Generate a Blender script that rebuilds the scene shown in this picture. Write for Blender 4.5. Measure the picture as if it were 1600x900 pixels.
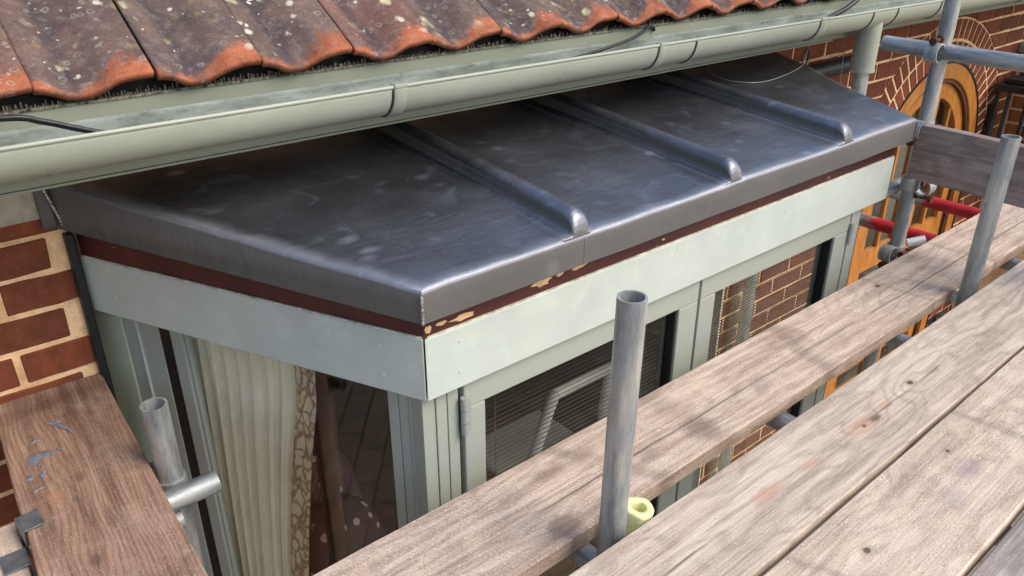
import bpy, bmesh, math, random
from mathutils import Vector, Matrix, noise
R = math.radians
random.seed(7)
S = bpy.context.scene
for o in list(bpy.data.objects): bpy.data.objects.remove(o)
C = S.collection

# ------------------------------------------------------------------ camera, sky, sun, exposure
AZ = R(50.13); PITCH = R(26.565)          # X runs along the wall, Y into the house, camera at the origin
cam = bpy.data.cameras.new('camera'); cam.lens = 28.575; cam.sensor_width = 36
cam.clip_start = 0.02; cam.clip_end = 500
co = bpy.data.objects.new('camera', cam); C.objects.link(co)
hd = Vector((math.cos(AZ), math.sin(AZ), 0)); rt = Vector((math.sin(AZ), -math.cos(AZ), 0)); up = Vector((0, 0, 1))
fw = hd*math.cos(PITCH) - up*math.sin(PITCH); cu = up*math.cos(PITCH) + hd*math.sin(PITCH)
co.matrix_world = Matrix(((rt.x, cu.x, -fw.x, 0), (rt.y, cu.y, -fw.y, 0), (rt.z, cu.z, -fw.z, 0), (0, 0, 0, 1)))
S.camera = co

SUN_DIR = Vector((0.50, -0.86, 1.05)).normalized()   # towards the sun
W = bpy.data.worlds.new('World'); S.world = W; W.use_nodes = True
nt = W.node_tree; nt.nodes.clear()
sky = nt.nodes.new('ShaderNodeTexSky'); sky.sky_type = 'NISHITA'; sky.sun_disc = False
sky.sun_elevation = math.asin(SUN_DIR.z); sky.sun_rotation = math.atan2(SUN_DIR.x, SUN_DIR.y)
sky.air_density = 1.0; sky.dust_density = 3.0; sky.ozone_density = 1.0
bg = nt.nodes.new('ShaderNodeBackground'); bg.inputs[1].default_value = 0.15
wo = nt.nodes.new('ShaderNodeOutputWorld')
nt.links.new(sky.outputs[0], bg.inputs[0]); nt.links.new(bg.outputs[0], wo.inputs[0])
sl = bpy.data.lights.new('sun', 'SUN'); sl.energy = 1.3; sl.angle = R(34); sl.color = (1.0, 0.93, 0.84)
so = bpy.data.objects.new('sun', sl); C.objects.link(so)
so.rotation_euler = (-SUN_DIR).to_track_quat('-Z', 'Y').to_euler(); so.location = (0, -3, 5)
S.view_settings.view_transform = 'Standard'; S.view_settings.look = 'None'
S.view_settings.gamma = 1; S.view_settings.use_curve_mapping = False
S.view_settings.exposure = 0.74

# ------------------------------------------------------------------ material helpers
def srgb(r, g, b):
    f = lambda c: (c/255/12.92) if c/255 <= .04045 else ((c/255+.055)/1.055)**2.4
    return (f(r), f(g), f(b), 1)
class M:
    """small node-graph writer"""
    def __init__(s, name, rough=.6, metal=0, spec=.5):
        s.m = bpy.data.materials.new(name); s.m.use_nodes = True; s.t = s.m.node_tree
        s.b = s.t.nodes['Principled BSDF']; s.b.inputs['Roughness'].default_value = rough
        s.b.inputs['Metallic'].default_value = metal; s.b.inputs['Specular IOR Level'].default_value = spec
        s.co = None
    def n(s, ty, **k):
        x = s.t.nodes.new(ty)
        for a, v in k.items():
            if a.startswith('i_'): x.inputs[int(a[2:]) if a[2:].isdigit() else a[2:]].default_value = v
            else: setattr(x, a, v)
        return x
    def l(s, a, b): s.t.links.new(a, b)
    def coord(s, kind='Object', scale=(1, 1, 1), rnd=0):
        tc = s.n('ShaderNodeTexCoord'); mp = s.n('ShaderNodeMapping'); mp.inputs['Scale'].default_value = scale
        s.l(tc.outputs[kind], mp.inputs[0])
        if rnd:
            oi = s.n('ShaderNodeObjectInfo'); cx = s.n('ShaderNodeCombineXYZ'); mu = s.n('ShaderNodeMath', operation='MULTIPLY'); mu.inputs[1].default_value = rnd
            s.l(oi.outputs['Random'], mu.inputs[0])
            for i in range(3): s.l(mu.outputs[0], cx.inputs[i])
            s.l(cx.outputs[0], mp.inputs['Location'])
        return mp.outputs[0]
    def noise(s, vec, scale, detail=4, rough=.55, dist=0):
        x = s.n('ShaderNodeTexNoise'); x.inputs['Scale'].default_value = scale; x.inputs['Detail'].default_value = detail
        x.inputs['Roughness'].default_value = rough; x.inputs['Distortion'].default_value = dist
        s.l(vec, x.inputs['Vector']); return x.outputs['Fac']
    def voro(s, vec, scale, feature='F1', rand=1):
        x = s.n('ShaderNodeTexVoronoi', feature=feature); x.inputs['Scale'].default_value = scale; x.inputs['Randomness'].default_value = rand
        s.l(vec, x.inputs['Vector']); return x
    def ramp(s, fac, stops, interp='LINEAR'):
        x = s.n('ShaderNodeValToRGB'); e = x.color_ramp; e.interpolation = interp
        while len(e.elements) < len(stops): e.elements.new(.5)
        for el, (p, c) in zip(e.elements, stops):
            el.position = p; el.color = c if hasattr(c, '__len__') else (c, c, c, 1)
        s.l(fac, x.inputs[0]); return x.outputs[0]
    def mix(s, fac, a, b, mode='MIX'):
        x = s.n('ShaderNodeMix', data_type='RGBA', blend_type=mode)
        for v, i in ((fac, 0), (a, 6), (b, 7)):
            if isinstance(v, bpy.types.NodeSocket): s.l(v, x.inputs[i])
            else: x.inputs[i].default_value = v
        return x.outputs[2]
    def math(s, op, a, b=0, c=None):
        x = s.n('ShaderNodeMath', operation=op)
        for i, v in enumerate((a, b, c)):
            if v is None: continue
            if isinstance(v, bpy.types.NodeSocket): s.l(v, x.inputs[i])
            else: x.inputs[i].default_value = v
        return x.outputs[0]
    def sep(s, vec):
        x = s.n('ShaderNodeSeparateXYZ'); s.l(vec, x.inputs[0]); return x.outputs
    def bump(s, h, strength=.3, dist=.002, prev=None):
        x = s.n('ShaderNodeBump'); x.inputs['Strength'].default_value = strength; x.inputs['Distance'].default_value = dist
        s.l(h, x.inputs['Height'])
        if prev is not None: s.l(prev, x.inputs['Normal'])
        return x.outputs[0]
    def out(s, col=None, nrm=None, rough=None, metal=None):
        if col is not None:
            if isinstance(col, bpy.types.NodeSocket): s.l(col, s.b.inputs['Base Color'])
            else: s.b.inputs['Base Color'].default_value = col
        if nrm is not None: s.l(nrm, s.b.inputs['Normal'])
        if rough is not None: s.l(rough, s.b.inputs['Roughness'])
        if metal is not None: s.l(metal, s.b.inputs['Metallic'])
        return s.m
def rnd_out(m):
    return m.n('ShaderNodeObjectInfo').outputs['Random']

def plain(name, col, rough=.6, metal=0, var=.12, scale=30, bump=.1, spec=.5):
    m = M(name, rough, metal, spec); v = m.coord()
    f = m.noise(v, scale, 5)
    k = m.ramp(f, [(.3, 1-var*1.6), (.7, 1+var)])
    c = m.mix(1, col, k, 'MULTIPLY')
    return m.out(c, m.bump(m.noise(v, scale*4, 3), bump, .001))

def mat_brick():
    m = M('fired_brick', .8, spec=.25); v = m.coord(rnd=40)
    r = rnd_out(m)
    base = m.ramp(r, [(0, srgb(110, 58, 36)), (.3, srgb(134, 70, 44)), (.6, srgb(118, 66, 44)), (.8, srgb(150, 80, 48)), (1, srgb(98, 58, 42))])
    n1 = m.noise(v, 22, 5, .65); base = m.mix(m.ramp(n1, [(.35, 0), (.75, .6)]), base, srgb(62, 36, 30))
    n2 = m.noise(v, 320, 2); base = m.mix(m.ramp(n2, [(.62, 0), (.75, .35)]), base, srgb(190, 130, 96))
    sp = m.voro(v, 55).outputs['Distance']; base = m.mix(m.ramp(sp, [(.05, .75), (.11, 0)]), base, srgb(60, 34, 28))
    h = m.math('ADD', m.noise(v, 60, 6, .7), m.math('MULTIPLY', m.noise(v, 400, 2), .4))
    return m.out(base, m.bump(h, .6, .002))
def mat_mortar():
    m = M('lime_mortar', .95, spec=.1); v = m.coord()
    c = m.ramp(m.noise(v, 14, 6, .6), [(.3, srgb(204, 164, 122)), (.55, srgb(244, 204, 158)), (.8, srgb(252, 222, 184))])
    sp = m.voro(v, 160).outputs['Distance']; c = m.mix(m.ramp(sp, [(.06, .9), (.2, 0)]), c, srgb(120, 88, 64))
    c = m.mix(m.ramp(m.noise(v, 30, 6, .7), [(.5, 0), (.7, .5)]), c, srgb(176, 146, 118))
    return m.out(c, m.bump(m.noise(v, 260, 4, .7), .7, .002))
def mat_sage(name, col, grime=.25, streak=(3, 3, 20), rough=.42):
    m = M(name, rough); v = m.coord(); vs = m.coord(scale=streak)
    c = m.mix(m.ramp(m.noise(v, 7, 6, .6), [(.3, 0), (.8, grime)]), col, tuple(x*.72 for x in col[:3])+(1,))
    c = m.mix(m.ramp(m.noise(vs, 6, 4), [(.55, 0), (.8, grime*.8)]), c, tuple(min(1, x*1.22) for x in col[:3])+(1,))
    sp = m.noise(v, 140, 2); c = m.mix(m.ramp(sp, [(.72, 0), (.78, .5)]), c, tuple(x*.55 for x in col[:3])+(1,))
    return m.out(c, m.bump(m.noise(v, 18, 3), .12, .002), m.ramp(m.noise(v, 9, 4), [(.3, rough-.08), (.8, rough+.2)]))
def mat_lead():
    m = M('lead_sheet', .38, .85); v = m.coord(); vs = m.coord(scale=(1, 3.2, 1))
    c = m.ramp(m.noise(v, 3.2, 6, .6, .6), [(.25, srgb(74, 75, 79)), (.5, srgb(101, 103, 108)), (.8, srgb(128, 131, 140))])
    stn = m.noise(v, 11, 5, .6, 1.2)
    c = m.mix(m.ramp(stn, [(.56, 0), (.72, .5)]), c, srgb(158, 166, 186))
    c = m.mix(m.ramp(m.noise(v, 90, 4, .7), [(.62, 0), (.8, .5)]), c, srgb(70, 66, 66))
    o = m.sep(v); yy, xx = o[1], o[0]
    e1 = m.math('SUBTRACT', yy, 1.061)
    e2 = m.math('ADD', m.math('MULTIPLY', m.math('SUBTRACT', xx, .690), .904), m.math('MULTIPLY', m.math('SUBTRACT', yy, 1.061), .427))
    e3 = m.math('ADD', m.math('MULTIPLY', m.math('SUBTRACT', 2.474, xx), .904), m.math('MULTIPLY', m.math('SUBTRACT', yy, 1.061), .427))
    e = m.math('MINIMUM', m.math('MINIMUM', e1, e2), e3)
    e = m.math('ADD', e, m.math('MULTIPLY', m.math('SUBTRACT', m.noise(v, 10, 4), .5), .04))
    edge_hilite = m.math('MULTIPLY', m.ramp(e, [(.004, .5), (.035, 0)]), m.ramp(m.math('ADD', o[2], 1), [(.34, 0), (.362, 1)]))  # edge highlight painted into the colour of the dressed arrises
    hz = m.math('SUBTRACT', m.math('SUBTRACT', o[2], -.632), m.math('MULTIPLY', e1, .078)); edge_hilite = m.math('MULTIPLY', edge_hilite, m.ramp(hz, [(.006, 1), (.012, .25)]))
    c = m.mix(edge_hilite, c, srgb(182, 185, 192))
    fr = m.ramp(m.math('ADD', m.math('DIVIDE', m.math('SUBTRACT', yy, 1.06), .6), m.math('MULTIPLY', m.math('SUBTRACT', m.noise(v, 6, 5), .5), .8)), [(.0, .42), (.6, 0)])
    c = m.mix(fr, c, srgb(146, 149, 158))  # sheen towards the front edge, painted into the lead colour
    sp = m.voro(m.coord(scale=(1, 1.5, 1)), 13); kp = m.ramp(m.sep(sp.outputs['Color'])[0], [(.66, 0), (.67, 1)])
    c = m.mix(m.math('MULTIPLY', m.math('MULTIPLY', m.ramp(m.math('ADD', sp.outputs['Distance'], m.math('MULTIPLY', m.math('SUBTRACT', m.noise(v, 40, 4), .5), .3)), [(.1, .6), (.36, 0)]), kp), m.ramp(m.noise(v, 4, 2), [(.45, 0), (.6, 1)])), c, srgb(196, 202, 218))
    wt = m.noise(m.coord(scale=(1.5, 1, 1)), 30, 6, .8, 1.5); c = m.mix(m.ramp(wt, [(.58, 0), (.68, .28)]), c, srgb(180, 184, 192))
    # grey-brown, less metallic colour on the vertical drips
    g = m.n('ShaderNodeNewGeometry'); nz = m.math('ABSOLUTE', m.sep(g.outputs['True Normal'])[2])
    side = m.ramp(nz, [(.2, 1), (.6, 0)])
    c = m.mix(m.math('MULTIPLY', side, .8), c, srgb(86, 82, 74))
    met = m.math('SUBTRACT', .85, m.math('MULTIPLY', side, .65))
    ro = m.math('ADD', m.ramp(m.noise(v, 5, 6, .65, .4), [(.3, .30), (.75, .48)]), m.math('ADD', m.math('MULTIPLY', side, .2), m.math('MULTIPLY', m.ramp(e, [(.004, 1), (.03, 0)]), .22)))
    b0 = m.bump(m.noise(v, 3.5, 2, .5, .4), .5, .02); b1 = m.bump(m.noise(vs, 7, 3, .5, .5), .4, .006, b0)
    b2 = m.bump(m.noise(m.coord(scale=(1, 5, 1)), 20, 4, .65, .8), .5, .0022, b1)
    return m.out(c, b2, ro, met)
def mat_galv(name='galvanised_steel', red=None):
    m = M(name, .5, .55); v = m.coord(rnd=9); vs = m.coord(scale=(4, 4, .7), rnd=9)
    c = m.ramp(m.noise(vs, 9, 6, .65), [(.3, srgb(112, 118, 122)), (.5, srgb(160, 164, 164)), (.72, srgb(204, 202, 192))])
    c = m.mix(m.ramp(m.noise(v, 38, 5, .7), [(.6, 0), (.75, .6)]), c, srgb(92, 94, 98))
    c = m.mix(m.ramp(m.noise(v, 200, 3, .6), [(.66, 0), (.74, .6)]), c, srgb(212, 208, 196))
    c = m.mix(m.ramp(m.noise(vs, 5, 4, .6), [(.6, 0), (.78, .45)]), c, srgb(138, 112, 88))
    c = m.mix(m.ramp(m.noise(v, 24, 6, .8), [(.64, 0), (.7, .55)]), c, srgb(206, 200, 188))
    met = None
    if red:
        z = m.sep(m.coord())[2]; zz = m.math('ADD', z, m.math('MULTIPLY', m.math('SUBTRACT', m.noise(v, 26, 4), .5), .16))
        a = m.ramp(zz, [(red[0]-.02, 0), (red[0]+.02, 1), (red[1]-.02, 1), (red[1]+.02, 0)])
        c = m.mix(a, c, m.ramp(m.noise(v, 22, 4), [(.3, srgb(150, 20, 30)), (.7, srgb(200, 34, 44))]))
        met = m.math('SUBTRACT', .55, m.math('MULTIPLY', a, .55))
    return m.out(c, m.bump(m.noise(v, 120, 4, .7), .3, .001), m.ramp(m.noise(v, 15, 4), [(.3, .4), (.7, .62)]), met)
def mat_wood(name, light, mid, dark, seed, dirt=.4, grain=1.0, sand=.3, saw=0, stripes=(), crack=None, knots=(), stains=()):
    """board with local X along the grain"""
    m = M(name, .8, spec=.2)
    tc = m.n('ShaderNodeTexCoord'); mp = m.n('ShaderNodeMapping'); mp.inputs['Location'].default_value = (seed*3.7, seed*1.3, seed)
    m.l(tc.outputs['Object'], mp.inputs[0]); v = mp.outputs[0]
    def sc(s_):
        x = m.n('ShaderNodeMapping'); x.inputs['Scale'].default_value = s_; m.l(v, x.inputs[0]); return x.outputs[0]
    warp = m.noise(sc((1.6, 5, 5)), 1.6, 3, .5)
    lc = m.sep(tc.outputs['Object'])
    def blob(x_, y_, a_, b_, wob=0):
        dx = m.math('DIVIDE', m.math('SUBTRACT', lc[0], x_), a_); dy = m.math('DIVIDE', m.math('SUBTRACT', lc[1], y_), b_)
        d = m.math('SQRT', m.math('ADD', m.math('MULTIPLY', dx, dx), m.math('MULTIPLY', dy, dy)))
        return m.math('ADD', d, m.math('MULTIPLY', m.math('SUBTRACT', m.noise(v, 34, 6, .75), .5), wob*1.9)) if wob else d
    swirl = None
    for (kx, ky, ka, kb) in knots:
        gs = m.math('MULTIPLY', m.ramp(blob(kx, ky, .26, .085), [(0, 1), (.45, .45), (1, 0)], 'EASE'), 14 if ky < -.1 else -14)
        swirl = gs if swirl is None else m.math('ADD', swirl, gs)
    # growth rings: distance across the board + slow warp along it
    y = m.sep(v)[1]
    ring = m.math('SINE', m.math('ADD', m.math('MULTIPLY', y, 330*grain), m.math('MULTIPLY', warp, 48)))
    if swirl is not None:
        ring = m.math('SINE', m.math('ADD', m.math('ADD', m.math('MULTIPLY', y, 330*grain), m.math('MULTIPLY', warp, 48)), swirl))
    fine = m.noise(sc((2.2, 90, 90)), 2.6, 5, .6)
    med = m.noise(sc((1.0, 16, 16)), 2.4, 5, .6, .6)
    c = m.ramp(med, [(.25, dark), (.5, mid), (.75, light)])
    c = m.mix(m.ramp(ring, [(0.0, 0), (1, .42)]), c, dark)
    c = m.mix(m.ramp(fine, [(.52, 0), (.75, .42)]), c, dark)
    c = m.mix(m.ramp(fine, [(.28, .45), (.46, 0)]), c, light)
    if saw:
        s_ = m.math('SINE', m.math('ADD', m.math('MULTIPLY', m.math('ADD', m.sep(v)[0], m.math('MULTIPLY', y, .5)), 620), m.math('MULTIPLY', m.noise(v, 5, 3), 16)))
        c = m.mix(m.math('MULTIPLY', m.ramp(s_, [(.2, 0), (1, 1)]), saw), c, dark)
    # mud, dust and lime splashes
    d1 = m.noise(v, 5.5, 6, .62, .8); c = m.mix(m.ramp(d1, [(.5, 0), (.72, dirt)]), c, tuple(x*.55 for x in dark[:3])+(1,))
    d2 = m.noise(v, 9, 7, .7); c = m.mix(m.ramp(d2, [(.5, 0), (.68, sand*.6)]), c, srgb(214, 198, 176))
    gr = m.noise(v, 260, 3, .7); c = m.mix(m.ramp(gr, [(.58, 0), (.7, sand*1.3)]), c, srgb(232, 220, 200))
    c = m.mix(m.ramp(gr, [(.3, sand*1.2), (.42, 0)]), c, tuple(x*.5 for x in dark[:3])+(1,))
    x0 = m.sep(tc.outputs['Object'])[0]; y0 = m.sep(tc.outputs['Object'])[1]
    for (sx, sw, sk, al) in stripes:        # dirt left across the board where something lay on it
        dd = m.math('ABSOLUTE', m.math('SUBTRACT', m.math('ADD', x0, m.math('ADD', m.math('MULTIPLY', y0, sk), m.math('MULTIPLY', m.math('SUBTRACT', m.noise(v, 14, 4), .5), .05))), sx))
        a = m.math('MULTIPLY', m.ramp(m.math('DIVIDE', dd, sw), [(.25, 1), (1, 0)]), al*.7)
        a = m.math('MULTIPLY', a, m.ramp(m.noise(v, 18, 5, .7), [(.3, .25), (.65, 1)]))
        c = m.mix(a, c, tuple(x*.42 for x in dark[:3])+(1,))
    pt = m.noise(sc((1, 2.4, 1)), 4.2, 3); c = m.mix(m.ramp(pt, [(.66, 0), (.76, .4)]), c, tuple(a*b for a, b in zip(mid[:3], (.92, .66, .5)))+(1,))
    for (sx_, sy_, a_, b_, al, col_) in stains:
        c = m.mix(m.math('MULTIPLY', m.ramp(blob(sx_, sy_, a_, b_, .7), [(.5, 1), (1, 0)]), al), c, col_)
    for (kx, ky, ka, kb) in knots:
        c = m.mix(m.ramp(blob(kx, ky, ka*2.2, kb*2.2, .25), [(.45, .45), (1, 0)]), c, dark)
        c = m.mix(m.ramp(blob(kx, ky, ka, kb, .3), [(.7, .9), (1, 0)]), c, tuple(x*.3 for x in dark[:3])+(1,))
    if crack is not None:
        cy_ = m.math('ABSOLUTE', m.math('SUBTRACT', m.math('ADD', y0, m.math('MULTIPLY', m.math('SUBTRACT', m.noise(sc((1, 1, 1)), 3.5, 3), .5), .022)), crack[0]))
        al = m.ramp(m.noise(sc((1, 1, 1)), 2.2, 3), [(crack[1], .15), (crack[1]+.1, .9)])
        c = m.mix(m.math('MULTIPLY', m.ramp(cy_, [(.0007, 1), (.0026, 0)]), al), c, tuple(x*.35 for x in dark[:3])+(1,))
    # knots
    kn = m.voro(sc((1, 2.6, 1)), 3.1); kd = kn.outputs['Distance']
    c = m.mix(m.ramp(kd, [(.03, .85), (.07, .25), (.13, 0)]), c, tuple(x*.4 for x in dark[:3])+(1,))
    h = m.math('ADD', m.math('MULTIPLY', fine, 1.0), m.math('ADD', m.math('MULTIPLY', gr, .35), m.math('MULTIPLY', ring, .07)))
    return m.out(c, m.bump(h, .55, .0025), m.ramp(d1, [(.3, .7), (.7, .92)]))
def mat_tile():
    m = M('clay_tile', .85, spec=.2)
    tc = m.n('ShaderNodeTexCoord'); o = m.sep(tc.outputs['Object']); v = m.coord(rnd=30)
    r = rnd_out(m)
    old = m.ramp(m.noise(v, 9, 6, .65, .5), [(.25, srgb(64, 58, 58)), (.5, srgb(92, 80, 75)), (.72, srgb(116, 98, 88))])
    old = m.mix(m.ramp(r, [(0, 0), (1, .35)]), old, srgb(136, 84, 70))
    new = m.ramp(m.noise(v, 14, 5, .6), [(.3, srgb(122, 68, 46)), (.7, srgb(180, 108, 74))])
    # fresh orange clay where the lower edge is washed clean, wider on the crest
    u = m.math('DIVIDE', o[0], .199)
    crest = m.ramp(u, [(0, .35), (.1, .25), (.33, .02), (.55, .25), (.75, 1), (1, .9)])
    lim = m.math('ADD', m.math('MULTIPLY', crest, .046), -.010)
    e = m.math('SUBTRACT', m.math('ADD', o[1], m.math('MULTIPLY', m.math('SUBTRACT', m.noise(v, 26, 5, .75), .5), .12)), lim)
    k = m.ramp(m.math('MULTIPLY', e, 10), [(-.0, .95), (.22, 0)])
    g = m.n('ShaderNodeNewGeometry')
    c = m.mix(k, old, new)
    # dark streak down the trough
    st = m.ramp(m.math('ADD', u, m.math('MULTIPLY', m.math('SUBTRACT', m.noise(v, 18, 4), .5), .25)), [(.2, 0), (.34, 1), (.48, 0)])
    c = m.mix(m.math('MULTIPLY', m.math('MULTIPLY', st, .7), m.ramp(o[1], [(.0, .35), (.04, 1)])), c, srgb(52, 50, 56))
    c = m.mix(m.ramp(m.noise(v, 60, 5, .75), [(.5, 0), (.75, .5)]), c, srgb(146, 134, 128))
    c = m.mix(m.ramp(m.noise(v, 210, 3, .7), [(.3, .6), (.45, 0)]), c, srgb(54, 44, 44))
    # lichen: pale rosettes and yellow patches
    nv = m.n('ShaderNodeVectorMath', operation='ADD'); nn = m.n('ShaderNodeTexNoise'); nn.inputs['Scale'].default_value = 70
    m.l(v, nn.inputs['Vector']); ns = m.n('ShaderNodeVectorMath', operation='SCALE'); ns.inputs['Scale'].default_value = .012
    m.l(nn.outputs['Color'], ns.inputs[0]); m.l(v, nv.inputs[0]); m.l(ns.outputs[0], nv.inputs[1]); vd = nv.outputs[0]
    clus = m.ramp(m.noise(v, 11, 2), [(.46, .08), (.56, 1)])
    yl = m.math('MULTIPLY', m.ramp(m.noise(v, 24, 6, .75), [(.56, 0), (.64, .5)]), m.ramp(m.noise(v, 6, 2), [(.5, 0), (.6, 1)])); c = m.mix(m.math('MULTIPLY', yl, m.ramp(o[1], [(.03, 0), (.07, 1)])), c, srgb(140, 134, 84))
    for scale, lo, hi, col, thr, al in ((8, .12, .2, srgb(190, 184, 156), .80, .8), (24, .16, .26, srgb(196, 190, 172), .66, .85), (38, .14, .22, srgb(206, 200, 184), .66, .8), (60, .13, .2, srgb(176, 172, 164), .82, .8), (14, .14, .22, srgb(204, 196, 158), .80, .9), (26, .13, .25, srgb(140, 128, 66), .84, .6), (70, .12, .17, srgb(214, 212, 204), .90, 1)):
        vo = m.voro(vd, scale); keep = m.ramp(m.sep(vo.outputs['Color'])[0], [(thr, 0), (thr+.01, 1)])
        a = m.math('MULTIPLY', m.math('MULTIPLY', m.ramp(vo.outputs['Distance'], [(lo, 1), (hi, 0)]), keep), al)
        a = m.math('MULTIPLY', a, m.ramp(o[1], [(.012, .1), (.05, 1)])); a = m.math('MULTIPLY', a, clus)
        c = m.mix(a, c, col)
    vo = m.voro(vd, 42); keep = m.ramp(m.sep(vo.outputs['Color'])[1], [(.45, 0), (.46, 1)])
    ringy = m.ramp(vo.outputs['Distance'], [(.14, 0), (.2, .4), (.26, .4), (.32, 0)])
    c = m.mix(m.math('MULTIPLY', m.math('MULTIPLY', ringy, keep), m.ramp(m.noise(v, 13, 2), [(.45, 0), (.58, 1)])), c, srgb(160, 158, 150))
    return m.out(c, m.bump(m.math('ADD', m.noise(v, 160, 4, .7), m.noise(v, 30, 3)), .5, .002))
def mat_glass():
    m = bpy.data.materials.new('window_glass'); m.use_nodes = True; t = m.node_tree; t.nodes.clear()
    o = t.nodes.new('ShaderNodeOutputMaterial'); mx = t.nodes.new('ShaderNodeMixShader'); tr = t.nodes.new('ShaderNodeBsdfTransparent')
    gl = t.nodes.new('ShaderNodeBsdfGlossy'); gl.inputs['Roughness'].default_value = .02
    tr.inputs[0].default_value = (.97, .985, .975, 1); fr0 = t.nodes.new('ShaderNodeLayerWeight'); fr0.inputs[0].default_value = .5; pw = t.nodes.new('ShaderNodeMath'); pw.operation = 'POWER'; pw.inputs[1].default_value = 4.5; fr = t.nodes.new('ShaderNodeMath'); fr.operation = 'MULTIPLY_ADD'; fr.inputs[1].default_value = .9; fr.inputs[2].default_value = .045
    t.links.new(fr0.outputs['Facing'], pw.inputs[0]); t.links.new(pw.outputs[0], fr.inputs[0])
    t.links.new(fr.outputs[0], mx.inputs[0]); t.links.new(tr.outputs[0], mx.inputs[1]); t.links.new(gl.outputs[0], mx.inputs[2]); t.links.new(mx.outputs[0], o.inputs[0])
    return m
def mat_curtain(pattern=False):
    m = M('curtain_pattern' if pattern else 'curtain_cloth', .9, spec=.1); v = m.coord()
    c = m.ramp(m.noise(v, 9, 4), [(.3, srgb(234, 226, 200)), (.7, srgb(248, 240, 218))])
    if pattern:
        cv = m.coord(scale=(1, 1, .5)); ds = m.n('ShaderNodeTexNoise'); ds.inputs['Scale'].default_value = 34; m.l(cv, ds.inputs['Vector'])
        sc_ = m.n('ShaderNodeVectorMath', operation='SCALE'); sc_.inputs['Scale'].default_value = .03; m.l(ds.outputs['Color'], sc_.inputs[0])
        ad = m.n('ShaderNodeVectorMath', operation='ADD'); m.l(cv, ad.inputs[0]); m.l(sc_.outputs[0], ad.inputs[1])
        vo = m.voro(ad.outputs[0], 46, 'DISTANCE_TO_EDGE').outputs['Distance']
        c = m.mix(m.ramp(vo, [(.03, .75), (.16, 0)]), srgb(216, 198, 166), srgb(120, 88, 66))
        c = m.mix(m.ramp(m.noise(v, 60, 4), [(.55, 0), (.75, .6)]), c, srgb(150, 112, 84))
    m.b.inputs['Subsurface Weight'].default_value = 0
    return m.out(c, m.bump(m.noise(v, 500, 2), .15, .001))
def mat_orange():
    m = M('oak_stain', .38); v = m.coord(scale=(6, 6, .6))
    c = m.ramp(m.noise(v, 12, 5, .6, .5), [(.3, srgb(142, 86, 34)), (.55, srgb(184, 120, 52)), (.8, srgb(206, 146, 74))])
    return m.out(c, m.bump(m.noise(v, 40, 4), .2, .001))
def mat_dots():
    m = M('dotted_upholstery', .85); v = m.coord()
    vo = m.voro(v, 15, rand=.25).outputs['Distance']
    c = m.mix(m.ramp(vo, [(.2, 1), (.26, 0)]), srgb(80, 54, 46), srgb(190, 168, 156))
    return m.out(c, m.bump(m.noise(v, 300, 2), .2, .001))
def mat_paving():
    m = M('paving', .9, spec=.2); v = m.coord()
    bt = m.n('ShaderNodeTexBrick'); bt.inputs['Scale'].default_value = 1.6; m.l(v, bt.inputs['Vector'])
    bt.inputs['Color1'].default_value = srgb(120, 112, 100); bt.inputs['Color2'].default_value = srgb(140, 130, 116); bt.inputs['Mortar'].default_value = srgb(74, 70, 62); bt.inputs['Mortar Size'].default_value = .012
    c = m.mix(m.ramp(m.noise(v, 6, 6), [(.4, 0), (.7, .5)]), bt.outputs['Color'], srgb(88, 84, 70))
    return m.out(c, m.bump(m.noise(v, 60, 4), .4, .004))

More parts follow.
